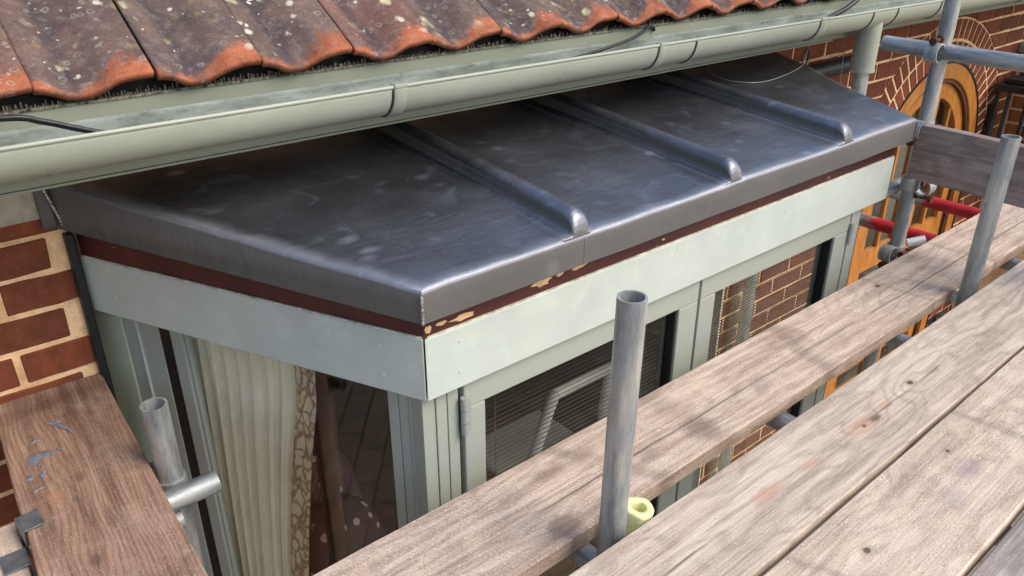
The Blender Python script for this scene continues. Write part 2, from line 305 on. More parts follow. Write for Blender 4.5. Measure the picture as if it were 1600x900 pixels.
MB_ = dict(
 brick=mat_brick(), mortar=mat_mortar(), lead=mat_lead(), galv=mat_galv(),
 fascia=mat_sage('painted_fascia_board', srgb(190, 200, 191), .6, (2, 2, 2)),
 frame=mat_sage('painted_window_frame', srgb(158, 164, 153), .15, (14, 14, 1)),
 panel=mat_sage('pale_green_panel', srgb(174, 184, 162), .12, (14, 14, 1)),
 gutter=mat_sage('gutter_plastic', srgb(158, 164, 147), .45, (2, 8, 8), .33), eaves=mat_sage('eaves_board_paint', srgb(134, 140, 122), .3, (2, 8, 8), .5),
 gutmoss=None, glass=mat_glass(), tile=mat_tile(), curtain=mat_curtain(), pattern=mat_curtain(True), oak=mat_orange(), dots=mat_dots(),
 paving=mat_paving(),
 black=plain('black_rubber', srgb(20, 22, 24), .5, var=.2), cable=plain('black_cable', srgb(26, 26, 28), .45, var=.2, scale=60),
 comb=plain('dusty_plastic_comb', srgb(104, 100, 86), .8, var=.9, scale=120, bump=.4),
 darkfelt=plain('roof_felt', srgb(34, 32, 30), .9, var=.4), 
 stone=plain('weathered_stone', srgb(176, 168, 152), .9, var=.25, scale=24, bump=.5),
 silver=plain('silver_paint', srgb(126, 130, 144), .4, .2, var=.2, scale=40),
 clip=plain('zinc_clip', srgb(128, 134, 140), .42, .6, var=.2, scale=40),
 rust=plain('rusty_steel', srgb(96, 52, 32), .8, .2, var=.5, scale=90, bump=.6),
 peel=plain('bare_timber', srgb(222, 184, 138), .8, var=.2, scale=60, bump=.3),
 solder=plain('bright_solder', srgb(190, 190, 190), .35, .6, var=.5, scale=200, bump=.6),
 white=plain('white_enamel', srgb(240, 238, 230), .4, var=.05), foam=plain('yellow_foam', srgb(230, 230, 168), .85, var=.12, scale=60, bump=.5),
 iron=plain('black_iron', srgb(40, 42, 44), .5, .3, var=.3), wall_in=plain('plaster', srgb(196, 184, 160), .9, var=.06, scale=4, bump=.05),
 floor_in=plain('wooden_floor', srgb(110, 78, 52), .6, var=.2, scale=8), slat=plain('blind_slat', srgb(120, 114, 104), .6, var=.08),
 brownwood=plain('brown_timber', srgb(92, 54, 30), .55, var=.3, scale=12), hinge=plain('painted_hinge', srgb(158, 166, 160), .4, .2, var=.1),
 edge=plain('weathered_board_edge', srgb(206, 200, 178), .8, var=.3, scale=50, bump=.4), screw=plain('screw_head', srgb(222, 226, 224), .3, .4, var=.05), yellow=plain('yellow_cushion', srgb(206, 208, 120), .9, var=.1), wire=plain('thin_grey_wire', srgb(150, 150, 146), .4, .3, var=.1),
)
def mat_maroon():
    m = M('maroon_paint', .45); v = m.coord()
    c = m.ramp(m.noise(v, 10, 5), [(.3, srgb(58, 24, 24)), (.7, srgb(86, 38, 34))])
    c = m.mix(m.ramp(m.noise(m.coord(scale=(1, 1, 3)), 26, 6, .75), [(.66, 0), (.69, .9)]), c, srgb(206, 164, 128))
    return m.out(c, m.bump(m.noise(v, 50, 4), .3, .001))
MB_['maroon'] = mat_maroon()
def mat_moss():
    m = M('mossy_gutter_inside', .75, spec=.2); v = m.coord(scale=(1, 3, 3))
    c = m.mix(m.ramp(m.noise(v, 5, 6, .7), [(.4, 0), (.62, .8)]), srgb(142, 150, 142), srgb(92, 100, 86))
    c = m.mix(m.ramp(m.noise(v, 22, 6, .8), [(.55, 0), (.68, .7)]), c, srgb(74, 78, 62))
    return m.out(c, m.bump(m.noise(v, 60, 4), .4, .002))
MB_['gutmoss'] = mat_moss()

# ------------------------------------------------------------------ mesh helpers
class B:
    def __init__(s): s.v = []; s.f = []; s.sm = []
    def add(s, vs, fs, smooth=False):
        o = len(s.v); s.v += [tuple(p) for p in vs]; s.f += [tuple(o+i for i in f) for f in fs]; s.sm += [smooth]*len(fs); return s
    def box(s, x0, x1, y0, y1, z0, z1):
        return s.prism([(x0, y0), (x1, y0), (x1, y1), (x0, y1)], z0, z1)
    def prism(s, poly, z0, z1):
        """poly: (x,y) ccw; z0,z1 numbers or per-vertex lists"""
        n = len(poly); a = z0 if hasattr(z0, '__len__') else [z0]*n; b = z1 if hasattr(z1, '__len__') else [z1]*n
        vs = [(p[0], p[1], a[i]) for i, p in enumerate(poly)]+[(p[0], p[1], b[i]) for i, p in enumerate(poly)]
        fs = [tuple(reversed(range(n))), tuple(range(n, 2*n))]+[(i, (i+1) % n, n+(i+1) % n, n+i) for i in range(n)]
        return s.add(vs, fs)
    def path(s, pts, r, n=10, caps=True, smooth=True):
        pts = [Vector(p) for p in pts]; vs = []; fs = []; prev = None
        for i, p in enumerate(pts):
            d = (pts[min(i+1, len(pts)-1)]-pts[max(i-1, 0)]).normalized()
            if prev is None: prev = d.orthogonal().normalized()
            a = (prev-d*prev.dot(d)).normalized(); b = d.cross(a); prev = a
            rr = r[i] if hasattr(r, '__len__') else r
            for k in range(n):
                t = 2*math.pi*k/n; vs.append(p+(a*math.cos(t)+b*math.sin(t))*rr)
        for i in range(len(pts)-1):
            for k in range(n): fs.append((i*n+k, i*n+(k+1) % n, (i+1)*n+(k+1) % n, (i+1)*n+k))
        s.add(vs, fs, smooth)
        if caps:
            m_ = len(pts)-1; s.add([vs[k] for k in range(n)], [tuple(reversed(range(n)))]); s.add([vs[m_*n+k] for k in range(n)], [tuple(range(n))])
        return s
    def sweep(s, prof, xs, closed=True, fz=None, smooth=True, caps=True):
        """prof list of (y,z), swept along X at stations xs"""
        n = len(prof); vs = []; fs = []
        for x in xs:
            dz = fz(x) if fz else 0
            vs += [(x, y, z+dz) for y, z in prof]
        for i in range(len(xs)-1):
            for k in range(n if closed else n-1): fs.append((i*n+k, (i+1)*n+k, (i+1)*n+(k+1) % n, i*n+(k+1) % n))
        s.add(vs, fs, smooth)
        if caps and closed:
            o = len(s.v)-len(vs); s.f += [tuple(o+k for k in range(n)), tuple(o+(len(xs)-1)*n+k for k in reversed(range(n)))]; s.sm += [False]*2
        return s
    def mesh(s, name, mat, bevel=0, seg=2, fix=True):
        me = bpy.data.meshes.new(name); me.from_pydata(s.v, [], s.f)
        me.polygons.foreach_set('use_smooth', s.sm)
        if fix or bevel:
            bm = bmesh.new(); bm.from_mesh(me)
            bmesh.ops.recalc_face_normals(bm, faces=bm.faces)
            if bevel:
                ed = [e for e in bm.edges if len(e.link_faces) == 2 and e.calc_face_angle(0) > .6]
                bmesh.ops.bevel(bm, geom=ed, offset=bevel, segments=seg, affect='EDGES', profile=.5, clamp_overlap=True)
            bm.to_mesh(me); bm.free()
        me.materials.append(MB_[mat] if isinstance(mat, str) else mat); me.update(); return me
    def ob(s, name, mat, parent=None, bevel=0, seg=2, loc=None):
        return link(name, s.mesh(name, mat, bevel, seg), parent, loc)
def link(name, me, parent=None, loc=None, mw=None):
    o = bpy.data.objects.new(name, me); C.objects.link(o)
    if mw is not None: o.matrix_world = mw
    if loc is not None: o.location = loc
    if parent is not None:
        o.parent = parent
        o.matrix_parent_inverse = world(parent).inverted()
    return o
def world(o):
    m = o.matrix_basis
    return (world(o.parent) @ o.matrix_parent_inverse @ m) if o.parent else m.copy()
def tag(o, label=None, cat=None, group=None, kind=None):
    if label: o['label'] = label
    if cat: o['category'] = cat
    if group: o['group'] = group
    if kind: o['kind'] = kind
    return o
def empty(name, loc=(0, 0, 0)):
    o = bpy.data.objects.new(name, None); C.objects.link(o); o.location = loc; o.empty_display_size = .1; return o
def smooth_pts(P, k=8):
    P = [Vector(p) for p in P]; out = []
    for i in range(len(P)-1):
        a, b, c, d = P[max(i-1, 0)], P[i], P[i+1], P[min(i+2, len(P)-1)]
        for j in range(k):
            t = j/k; out.append(.5*((2*b)+(c-a)*t+(2*a-5*b+4*c-d)*t*t+(3*b-a-3*c+d)*t**3))
    return out+[P[-1]]
def frame_matrix(p0, p1, x=False):
    """local Z (or X) from p0 to p1"""
    p0, p1 = Vector(p0), Vector(p1); d = (p1-p0).normalized()
    q = d.to_track_quat('X' if x else 'Z', 'Z' if x else 'Y')
    return Matrix.Translation(p0) @ q.to_matrix().to_4x4()

# ------------------------------------------------------------------ setting
GZ = -3.05; WY = 1.90
g = B().add([(-40, -40, GZ), (60, -40, GZ), (60, 40, GZ), (-40, 40, GZ)], [(0, 1, 2, 3)]).ob('ground', 'paving'); tag(g, kind='structure')

# ------------------------------------------------------------------ the house
house = empty('house', (1.5, WY, GZ))
tag(house, 'red brick house with clay tiled eaves, a lead roofed bay window and an arched door', 'house')

# wall: mortar body with openings, bricks set into it
OX0, OX1, OZ = .312, 2.80, -.62          # opening behind the bay
DX, DR, DZ = 4.615, .635, -1.50          # arched door centre, radius, springing
TOP = -.485
mo = B()
mo.box(-1.5, OX0, WY+.0025, WY+.28, GZ, TOP)
mo.box(OX0, OX1, WY+.0025, WY+.28, OZ, TOP)
mo.box(OX1, DX-DR, WY+.0025, WY+.28, GZ, TOP)
mo.box(DX+DR, 9.0, WY+.0025, WY+.28, GZ, TOP)
n = 32
for i in range(n):                        # infill above the arch
    a0, a1 = math.pi*i/n, math.pi*(i+1)/n
    x0, x1 = DX+DR*math.cos(a0), DX+DR*math.cos(a1); z0, z1 = DZ+DR*math.sin(a0), DZ+DR*math.sin(a1)
    q = [(x1, z1), (x0, z0), (x0, TOP), (x1, TOP)]
    vs = [(x, WY+.0025, z) for x, z in q]+[(x, WY+.28, z) for x, z in q]
    mo.add(vs, [(0, 1, 2, 3), (7, 6, 5, 4), (0, 4, 5, 1), (3, 2, 6, 7)])
wall = mo.ob('brick_wall', 'mortar', house)

def brick_mesh(L, H, k):
    rr = random.Random(k*17+3); b = B(); jit = lambda s: (rr.random()-.5)*s
    c = min(.0035, H*.2, L*.2); d = .03; e = .0030; a = L/2; h = H/2
    ring = [(-a+c, -h), (-L/6, -h), (L/6, -h), (a-c, -h), (a, -h+c), (a, h-c), (a-c, h), (L/6, h), (-L/6, h), (-a+c, h), (-a, h-c), (-a, -h+c)]; n = 12
    o = [(x+jit(.005), .0015, z+jit(.0045)) for x, z in ring]
    q = [(x*(1-2*e/L), -.0018+jit(.0014), z*(1-2*e/H)) for x, _, z in o]
    bk = [(x, d, z) for x, _, z in o]
    b.add(o+q+bk, [(j, (j+1) % n, n+(j+1) % n, n+j) for j in range(n)]+[(2*n+j, 2*n+(j+1) % n, (j+1) % n, j) for j in range(n)]+[tuple(range(n, 2*n))]); return b
CP, BH, BL, JT = .0855, .0735, .232, .015
Z0 = -.685
full = [brick_mesh(BL, BH, k).mesh('brick', 'brick') for k in range(6)]
lst = []
cuts = []
def cutb(x0, x1, zb, zt, Ra=.868):
    if min(math.hypot(px-DX, pz-DZ) for px in (x0, x1, min(max(DX, x0), x1)) for pz in (max(zb, DZ), zt)) >= Ra: return
    n_ = 14; b = B(); f = lambda x: max(zb, DZ+math.sqrt(max(0, Ra*Ra-(x-DX)**2)) if abs(x-DX) < Ra else zb)
    for i in range(n_):
        a, c = x0+(x1-x0)*i/n_, x0+(x1-x0)*(i+1)/n_; la, lc = f(a), f(c)
        if la >= zt and lc >= zt: continue
        if la > zt: a = a+(c-a)*(la-zt)/(la-lc); la = zt-.0002
        if lc > zt: c = a+(c-a)*(zt-la)/(lc-la); lc = zt-.0002
        if c-a < .001: continue
        b.add([(a, WY-.003, la), (c, WY-.003, lc), (c, WY-.003, zt), (a, WY-.003, zt), (a, WY+.02, la), (c, WY+.02, lc), (c, WY+.02, zt), (a, WY+.02, zt)], [(0, 1, 2, 3), (0, 4, 5, 1), (3, 2, 6, 7), (0, 3, 7, 4), (1, 5, 6, 2)])
    if b.v: cuts.append(b)
for r in range(-2, 28):
    zt = Z0-(r)*CP-.0065; zb = zt-BH; zc = (zt+zb)/2
    if zt > TOP+.02: continue
    off = .27+JT/2 if r % 2 == 0 else .27-.1235+JT/2
    for k in range(-8, 34):
        x0 = off+k*(BL+JT); x1 = x0+BL; segs = [(x0, x1)]
        def cut(segs, a, b):
            o = []
            for s0, s1 in segs:
                if b <= s0 or a >= s1: o.append((s0, s1)); continue
                if s0 < a: o.append((s0, a))
                if s1 > b: o.append((b, s1))
            return o
        if zb < -.588: segs = cut(segs, .305, OX1+.02)
        Ra = .868; dz = max(0, zc-DZ)
        near = zt > DZ and min(math.hypot(px-DX, pz-DZ) for px in (x0, x1, min(max(DX, x0), x1)) for pz in (max(zb, DZ), zt)) < Ra
        if near: segs = []
        elif zc < DZ: segs = cut(segs, DX-DR-.012, DX+DR+.012)
        elif dz < Ra:
            h = math.sqrt(Ra*Ra-dz*dz); segs = cut(segs, DX-h, DX+h)
        if zb < -.70: segs = cut(segs, 5.80, 6.1)
        for s0, s1 in segs:
            if s1-s0 < .03 or s0 < -1.5 or s1 > 8.9: continue
            H = BH
            lst.append((s0, s1, zb, zt))
        # bricks cut round the arch
        if zt > DZ and x1 > DX-.9 and x0 < DX+.9:
            cutb(x0, x1, zb, zt)
def project(p):
    p = Vector(p); z = p.dot(fw)
    return (800+1270*p.dot(rt)/z, 450-1270*p.dot(cu)/z, z)
def vis_score(s0, s1, zb, zt):
    u, v, z = project(((s0+s1)/2, WY, (zb+zt)/2))
    if not (-60 < u < 1660 and -40 < v < 940): return 0
    if s0 < .35 and zb < -1.35: return 0
    if s0 > 1 and zb < -1.75: return 0
    return (s1-s0)*(zt-zb)/z**2
lst.sort(key=lambda t: -vis_score(*t))
arch = []
for r0, r1, nb in ((.645, .742, 32), (.758, .858, 38)):
    for i in range(nb): arch.append((r0, r1, math.pi*(i+.5)/nb, math.pi/nb))
for b in cuts: b.ob('brick', 'brick', wall)
nind = 300-len(arch)-len(cuts)
for i, (s0, s1, zb, zt) in enumerate(lst[:nind]):
    o = link('brick', random.choice(full), wall, ((s0+s1)/2, WY+random.uniform(-.0015, .0015), (zb+zt)/2))
    o.scale = ((s1-s0)/BL, 1, (zt-zb)/BH*random.uniform(.97, 1.0))
for r0, r1, a, da in arch:
    g0 = .0088; b = B(); q = []
    for rr_, sg in ((r0, -1), (r1, -1), (r1, 1), (r0, 1)):
        an = sg*(da/2-g0/rr_); q.append(((rr_*math.cos(an)-(r0+r1)/2)+random.uniform(-.001, .001), rr_*math.sin(an)+random.uniform(-.001, .001)))
    b.add([(x, -.001, z) for x, z in q]+[(x, .03, z) for x, z in q], [(0, 1, 2, 3), (7, 6, 5, 4), (0, 4, 5, 1), (1, 5, 6, 2), (2, 6, 7, 3), (3, 7, 4, 0)])
    rm = (r0+r1)/2
    o = link('arch_brick', b.mesh('arch_brick', 'brick'), wall, (DX+rm*math.cos(a), WY+random.uniform(-.001, .001), DZ+rm*math.sin(a)))
    o.rotation_euler = (0, -a, 0)
rest = B()
for (s0, s1, zb, zt) in lst[nind:]:
    bb = brick_mesh(s1-s0, zt-zb, random.randrange(99)); cx, cz = (s0+s1)/2, (zb+zt)/2
    rest.add([(x+cx, y+WY, z+cz) for x, y, z in bb.v], bb.f)
tag(rest.ob('distant_bricks', 'brick', wall), kind='stuff')
sb = B().box(-1.5, .298, WY-.012, WY+.05, -.646, -.50); sb.ob('stone_band', 'stone', wall, .004)
# cut brick course under the stone band
for k in range(4):
    x1 = .296-k*.247-(.1 if k else 0); x0 = .296-.147 if k == 0 else x1-.235
    if k: x1 = .296-.159-(k-1)*.247; x0 = x1-.235
    o = link('brick', full[k], wall, ((x0+x1)/2, WY, -.6685)); o.scale = ((x1-x0)/BL, 1, .026/BH)
B().box(.299, .318, WY-.024, WY+.03, -2.9, -.69).ob('edge_sealant', 'black', wall, .004)
# projecting porch pier at the right
pier = B().box(5.62, 6.6, 1.55, WY+.004, GZ, -.92).ob('porch_pier', 'mortar', wall)
k_ = 0
for r in range(0, 24):
    zt = -.93-r*CP; zb = zt-BH
    if zb < GZ: break
    for j in range(4):
        x0 = 5.625+j*.247-(.1235 if r % 2 else 0); x1 = min(x0+BL, 6.59); x0 = max(x0, 5.625)
        if x1-x0 < .05: continue
        if r < 8:
            o = link('brick', random.choice(full), pier, ((x0+x1)/2, 1.549, (zb+zt)/2)); o.scale = ((x1-x0)/BL, 1, 1)
    if r < 8:
        o = link('brick', random.choice(full), pier, (5.619, 1.72, (zb+zt)/2)); o.rotation_euler = (0, 0, R(-90)); o.scale = (.31/BL, 1, 1)
B().box(5.56, 6.66, 1.49, WY, -.92, -.86).ob('pier_coping', 'stone', pier, .006)

# eaves: everything on them falls slightly to the right
fall = lambda x: -.0105*(x-.2)
XS = [-1.2+i*.4 for i in range(26)]
fas = B().sweep([(1.563, -.344), (1.563, -.477), (1.585, -.477), (1.585, -.344)], XS, fz=fall, smooth=False)
fo = fas.ob('eaves_fascia', 'eaves', house, .002)
B().sweep([(1.586, -.455), (1.586, -.472), (1.93, -.472), (1.93, -.455)], XS, fz=fall, smooth=False).ob('soffit_board', 'eaves', fo)
B().sweep([(1.561, -.4775), (1.561, -.482), (1.60, -.482), (1.60, -.4775)], [x for x in XS if x < 2.9], fz=fall, smooth=False).ob('soffit_trim', 'eaves', fo)
# roof deck + tiles
PT = R(32.5); cs, sn = math.cos(PT), math.sin(PT)
EY, EZ = 1.535, -.325
dk = B().sweep([(1.60, -.345), (1.60, -.330), (1.60+3.2*cs, -.330+3.2*sn), (1.60+3.2*cs, -.360+3.2*sn)], [-1.2, 9], fz=fall, smooth=False)
roof = dk.ob('tiled_roof', 'darkfelt', house)
TW = .199
def tile_mesh(seed):
    rr = random.Random(seed)
    kp = [(0, .003), (.07, .0025), (.14, -.002), (.22, -.010), (.31, -.017), (.40, -.018), (.50, -.013), (.58, -.004), (.66, .004), (.74, .007), (.84, .008), (.93, .007), (1, .006)]
    def z(u):
        for (a, za), (b, zb) in zip(kp, kp[1:]):
            if a <= u <= b:
                t = (u-a)/(b-a); t = t*t*(3-2*t) if False else t; return za+(zb-za)*t
    N = 26; rows = [0, .003, .010, .03, .08, .16, .25, .36]; T = .013
    b = B(); vs = []
    sm = lambda u: sum(z(min(1, max(0, u+d))) for d in (-.04, -.02, 0, .02, .04))/5
    ph = rr.random()*9
    for j, y in enumerate(rows):
        for i in range(N+1):
            u = i/N; yy = y-(.0055*math.sin(u*math.pi)+.003*noise.noise((u*5+ph, 0, 0)) if j < 4 else 0)
            vs.append((.002+u*(TW-.0045), yy, sm(u)*1.12-(.003 if j == 0 else .0007 if j == 1 else 0)+.0012*noise.noise((u*6+ph, y*9, 1))))
    nt_ = len(vs)
    for j in (0, len(rows)-1):
        for i in range(N+1):
            x, yy, zz = vs[j*(N+1)+i]; vs.append((x, yy+(.002 if j == 0 else 0), zz-T))
    fs = []
    for j in range(len(rows)-1):
        for i in range(N): a = j*(N+1)+i; fs.append((a, a+1, a+N+2, a+N+1))
    b.add(vs, fs, True)
    f2 = []; lo = nt_; hi = nt_+N+1; L = (len(rows)-1)*(N+1)
    for i in range(N):
        f2.append((i+1, i, lo+i, lo+i+1)); f2.append((lo+i, hi+i, hi+i+1, lo+i+1))
    b.f += f2; b.sm += [True]*len(f2)
    e = [tuple([j*(N+1) for j in range(len(rows))]+[hi, lo]), tuple([j*(N+1)+N for j in reversed(range(len(rows)))]+[lo+N, hi+N])]
    b.f += e; b.sm += [False]*2
    me = b.mesh('roof_tile', 'tile'); return me
tms = [tile_mesh(k) for k in range(6)]
rowm = Matrix.Rotation(PT, 4, 'X')
for row in range(3):
    for k in range(-6, 22):
        x = .256+k*TW+random.uniform(-.0015, .0015)
        s = row*.30
        mw = Matrix.Translation((x, EY+s*cs+random.uniform(-.004, .004)-.004*row, EZ+s*sn+fall(x)+.018+row*.012)) @ rowm @ Matrix.Rotation(random.uniform(-.006, .006), 4, 'Z') @ Matrix.Rotation(R(-2.2), 4, 'X')
        link('roof_tile', random.choice(tms), roof, mw=mw)
cb = B()                                  # bird comb: many thin teeth under the tile edge
x = -.9
while x < 4.8:
    h = random.uniform(.007, .016); z0 = -.345+fall(x); t = random.uniform(-.004, .004); y0 = 1.567+random.uniform(-.006, .003)
    cb.box(x, x+random.uniform(.0016, .0034), y0, y0+.003, z0, z0+h); x += random.uniform(.0045, .009)
cb.sweep([(1.560, -.3455), (1.560, -.3405), (1.60, -.3405), (1.60, -.3455)], [-.9, 4.8], fz=fall, smooth=False)
tag(cb.ob('eaves_comb', 'comb', roof), kind='stuff')
B().sweep([(1.590, -.345), (1.590, -.306), (1.598, -.306), (1.598, -.345)], [-1.2, 6], fz=fall, smooth=False).ob('felt_strip', 'darkfelt', roof)

# gutter: half-round, 112 mm, lip at y = 1.45
GR, GY, GZc, DF = .0565, 1.5055, -.3755, 1.17
def half(r0, r1, a0=-4, a1=179, lip=True, n=18):
    out = [(GY-r0*math.cos(R(a)), GZc-DF*r0*math.sin(R(a))) for a in [a0+(a1-a0)*i/n for i in range(n+1)]]
    inn = [(GY-r1*math.cos(R(a)), GZc-DF*r1*math.sin(R(a))) for a in [a1+(a0-a1)*i/n for i in range(n+1)]]
    return out+inn
XG = [-1.2+i*.35 for i in range(30)]
gut = B().sweep(half(GR, GR-.003), XG, fz=fall, smooth=True).ob('gutter', 'gutter', house)
lip = B().path([(x, GY-GR+.001, GZc+.003+fall(x)) for x in XG], .0042, 8).ob('gutter_lip', 'gutter', gut)
B().sweep([(GY-(GR-.0036)*math.cos(R(a)), GZc-DF*(GR-.0036)*math.sin(R(a))) for a in range(8, 185, 8)]+[(GY-(GR-.0046)*math.cos(R(a)), GZc-DF*(GR-.0046)*math.sin(R(a))) for a in range(184, 7, -8)], XG, fz=fall).ob('gutter_lining', 'gutmoss', gut)
B().sweep([(GY+GR-.0005, GZc+.0005), (GY+GR-.0005, GZc-.004), (GY+GR+.0008, GZc-.004), (GY+GR+.0008, GZc+.0005)], XG, fz=fall, smooth=False).ob('shadow_gap_strip', 'black', gut)  # black strip drawn as the shaded gap behind the gutter
for xa, w, k in ((.05-.75, .03, 0), (.908, .032, 1), (1.735, .03, 1), (1.879, .006, 0), (2.525, .045, 1), (2.842, .008, 0), (3.013, .008, 0), (3.36, .03, 1), (4.2, .03, 1), (5.1, .03, 1)):
    s_ = B().sweep(half(GR+.0042, GR+.0004, -6, 175), [xa-w/2, xa+w/2], fz=fall)
    if k: s_.box(xa-w/2, xa+w/2, GY-GR-.006, GY-GR+.012, GZc+fall(xa)+.001, GZc+fall(xa)+.009)
    s_.ob('gutter_bracket' if k else 'gutter_joint', 'gutter', gut, .0012, 1)
    # black strip drawn as the shadow gap at the joint
    B().sweep(half(GR+.0018, GR+.0003, 0, 172), [xa-w/2-.0035, xa-w/2-.0005], fz=fall).ob('shadow_gap_strip', 'black', gut)
# outlet and downpipe
ox = 2.935; oz = GZc-DF*GR+fall(ox)
dp = B().path([(ox, GY, oz+.03), (ox, GY, oz-.02), (ox, GY, oz-.150)], .043, 28, caps=True).ob('downpipe', 'gutter', house)
B().path([(ox, GY, oz-.146), (ox, GY, oz-.154)], .0455, 28).ob('outlet_rim', 'gutter', dp)
B().path([(ox, GY, oz-.038), (ox, GY, oz-.042)], .0438, 28).ob('outlet_joint', 'gutter', dp)
B().path(smooth_pts([(ox, GY, oz-.12), (ox, GY, oz-.34), (ox+.01, GY+.06, oz-.42), (ox+.02, 1.80, oz-.60), (ox+.02, 1.845, oz-.72), (ox+.02, 1.845, GZ)], 6), .028, 18).ob('lower_pipe', 'galv', dp)
B().path(smooth_pts([(3.55, 1.80, -.70), (3.3, 1.81, -.705), (3.0, 1.82, -.712)], 3), .034, 16).ob('offset_pipe', 'iron', dp)

# arched door
def arch_band(b, r0, r1, y0, y1, zbot, n=36):
    pts = [(DX+r1, zbot)]+[(DX+r1*math.cos(math.pi*i/n), DZ+r1*math.sin(math.pi*i/n)) for i in range(n+1)]+[(DX-r1, zbot)]
    pin = [(DX+r0, zbot)]+[(DX+r0*math.cos(math.pi*i/n), DZ+r0*math.sin(math.pi*i/n)) for i in range(n+1)]+[(DX-r0, zbot)]
    m_ = len(pts); vs = [(x, y0, z) for x, z in pts]+[(x, y0, z) for x, z in pin]+[(x, y1, z) for x, z in pts]+[(x, y1, z) for x, z in pin]
    fs = []
    for i in range(m_-1):
        fs += [(i, i+1, m_+i+1, m_+i), (2*m_+i+1, 2*m_+i, 3*m_+i, 3*m_+i+1), (i, 2*m_+i, 2*m_+i+1, i+1), (m_+i, m_+i+1, 3*m_+i+1, 3*m_+i)]
    fs += [(0, m_, 3*m_, 2*m_), (m_-1, 3*m_-1, 4*m_-1, 2*m_-1)]
    return b.add(vs, fs)
ZD = GZ+.05
door = arch_band(B(), .545, .632, WY+.000, WY+.09, ZD).ob('arched_door', 'oak', house, .006)
arch_band(B(), .630, .642, WY-.004, WY+.03, ZD).ob('door_seal', 'black', door)
arch_band(B(), .525, .547, WY+.012, WY+.08, ZD).ob('door_stop', 'brownwood', door)
for sgn in (-1, 1):
    lf = B(); xin = .006; w = .085
    # arched leaf outline: stile along meeting edge, stile along jamb, curved head, mid rail
    lf.box(DX+min(sgn*xin, sgn*(xin+w)), DX+max(sgn*xin, sgn*(xin+w)), WY+.03, WY+.07, ZD, DZ+.50)
    lf.box(DX+min(sgn*.44, sgn*.522), DX+max(sgn*.44, sgn*.522), WY+.03, WY+.07, ZD, DZ)
    for i in range(18):
        a0, a1 = math.pi/2*i/18, math.pi/2*(i+1)/18
        q = [(.438, a0), (.522, a0), (.522, a1), (.438, a1)]
        pts = [(DX+sgn*r_*math.cos(a), DZ+r_*math.sin(a)) for r_, a in q]
        if pts[0][0]*sgn < (DX+sgn*.02)*sgn: continue
        lf.add([(x, WY+.031, z) for x, z in pts]+[(x, WY+.069, z) for x, z in pts], [(0, 1, 2, 3), (7, 6, 5, 4), (0, 4, 5, 1), (2, 6, 7, 3), (1, 5, 6, 2), (3, 7, 4, 0)])
    for zz in (-1.93, -2.62, ZD+.12): lf.box(DX+min(sgn*.09, sgn*.441), DX+max(sgn*.09, sgn*.441), WY+.032, WY+.068, zz-.06, zz+.06)
    leaf = lf.ob('door_leaf', 'oak', door)
    B().box(DX+min(sgn*.26, sgn*.285), DX+max(sgn*.26, sgn*.285), WY+.035, WY+.06, -1.88, DZ+.38).ob('glazing_bar', 'oak', door, .003)
    gl = B(); pts = [(DX+sgn*.09, ZD+.1), (DX+sgn*.44, ZD+.1), (DX+sgn*.44, DZ)]+[(DX+sgn*.44*math.cos(a), DZ+.44*math.sin(a)) for a in [i*.15 for i in range(1, 9)]]+[(DX+sgn*.09, DZ+.43)]
    m_ = len(pts); gl.add([(x, WY+.048, z) for x, z in pts]+[(x, WY+.052, z) for x, z in pts], [tuple(range(m_)), tuple(range(2*m_-1, m_-1, -1))]+[(i, (i+1) % m_, m_+(i+1) % m_, m_+i) for i in range(m_)])
    gl.ob('door_glass', 'glass', door)
B().path([(DX-.05, WY+.03, -2.1), (DX-.05, WY-.02, -2.1), (DX-.12, WY-.02, -2.1)], .009, 8).ob('door_handle', 'iron', door)
hb = B()
for i in range(11): hb.box(DX-.5, DX+.5, WY+.22, WY+.224, GZ, GZ+.1)
B().box(DX-.62, DX+.62, WY+.20, WY+.22, GZ, DZ+.6).ob('net_curtain', 'slat', door)

# ------------------------------------------------------------------ the bay window
F0 = [(.320, 1.900), (.702, 1.092), (2.440, 1.092), (2.822, 1.900)]
def off(e, F=F0):
    """F0 moved outwards by e, its ends kept on the wall plane"""
    c = math.cos(R(25.3)); s = math.sin(R(25.3))
    fx = lambda p, sx: (p[0]+sx*e/c, p[1])
    k = math.tan(R((90-25.3)/2))
    cor = lambda p, sx: (p[0]+sx*e*k, p[1]-e)
    return [fx(F[0], -1), cor(F[1], -1), cor(F[2], 1), fx(F[3], 1)]
LZ = lambda y: -.632+.078*(y-1.062)
bay = B().prism([(.34, 1.9), (.72, 1.125), (2.33, 1.125), (2.79, 1.9)], -.74, -.70).ob('bay_window', 'peel', house)   # roof deck of the bay
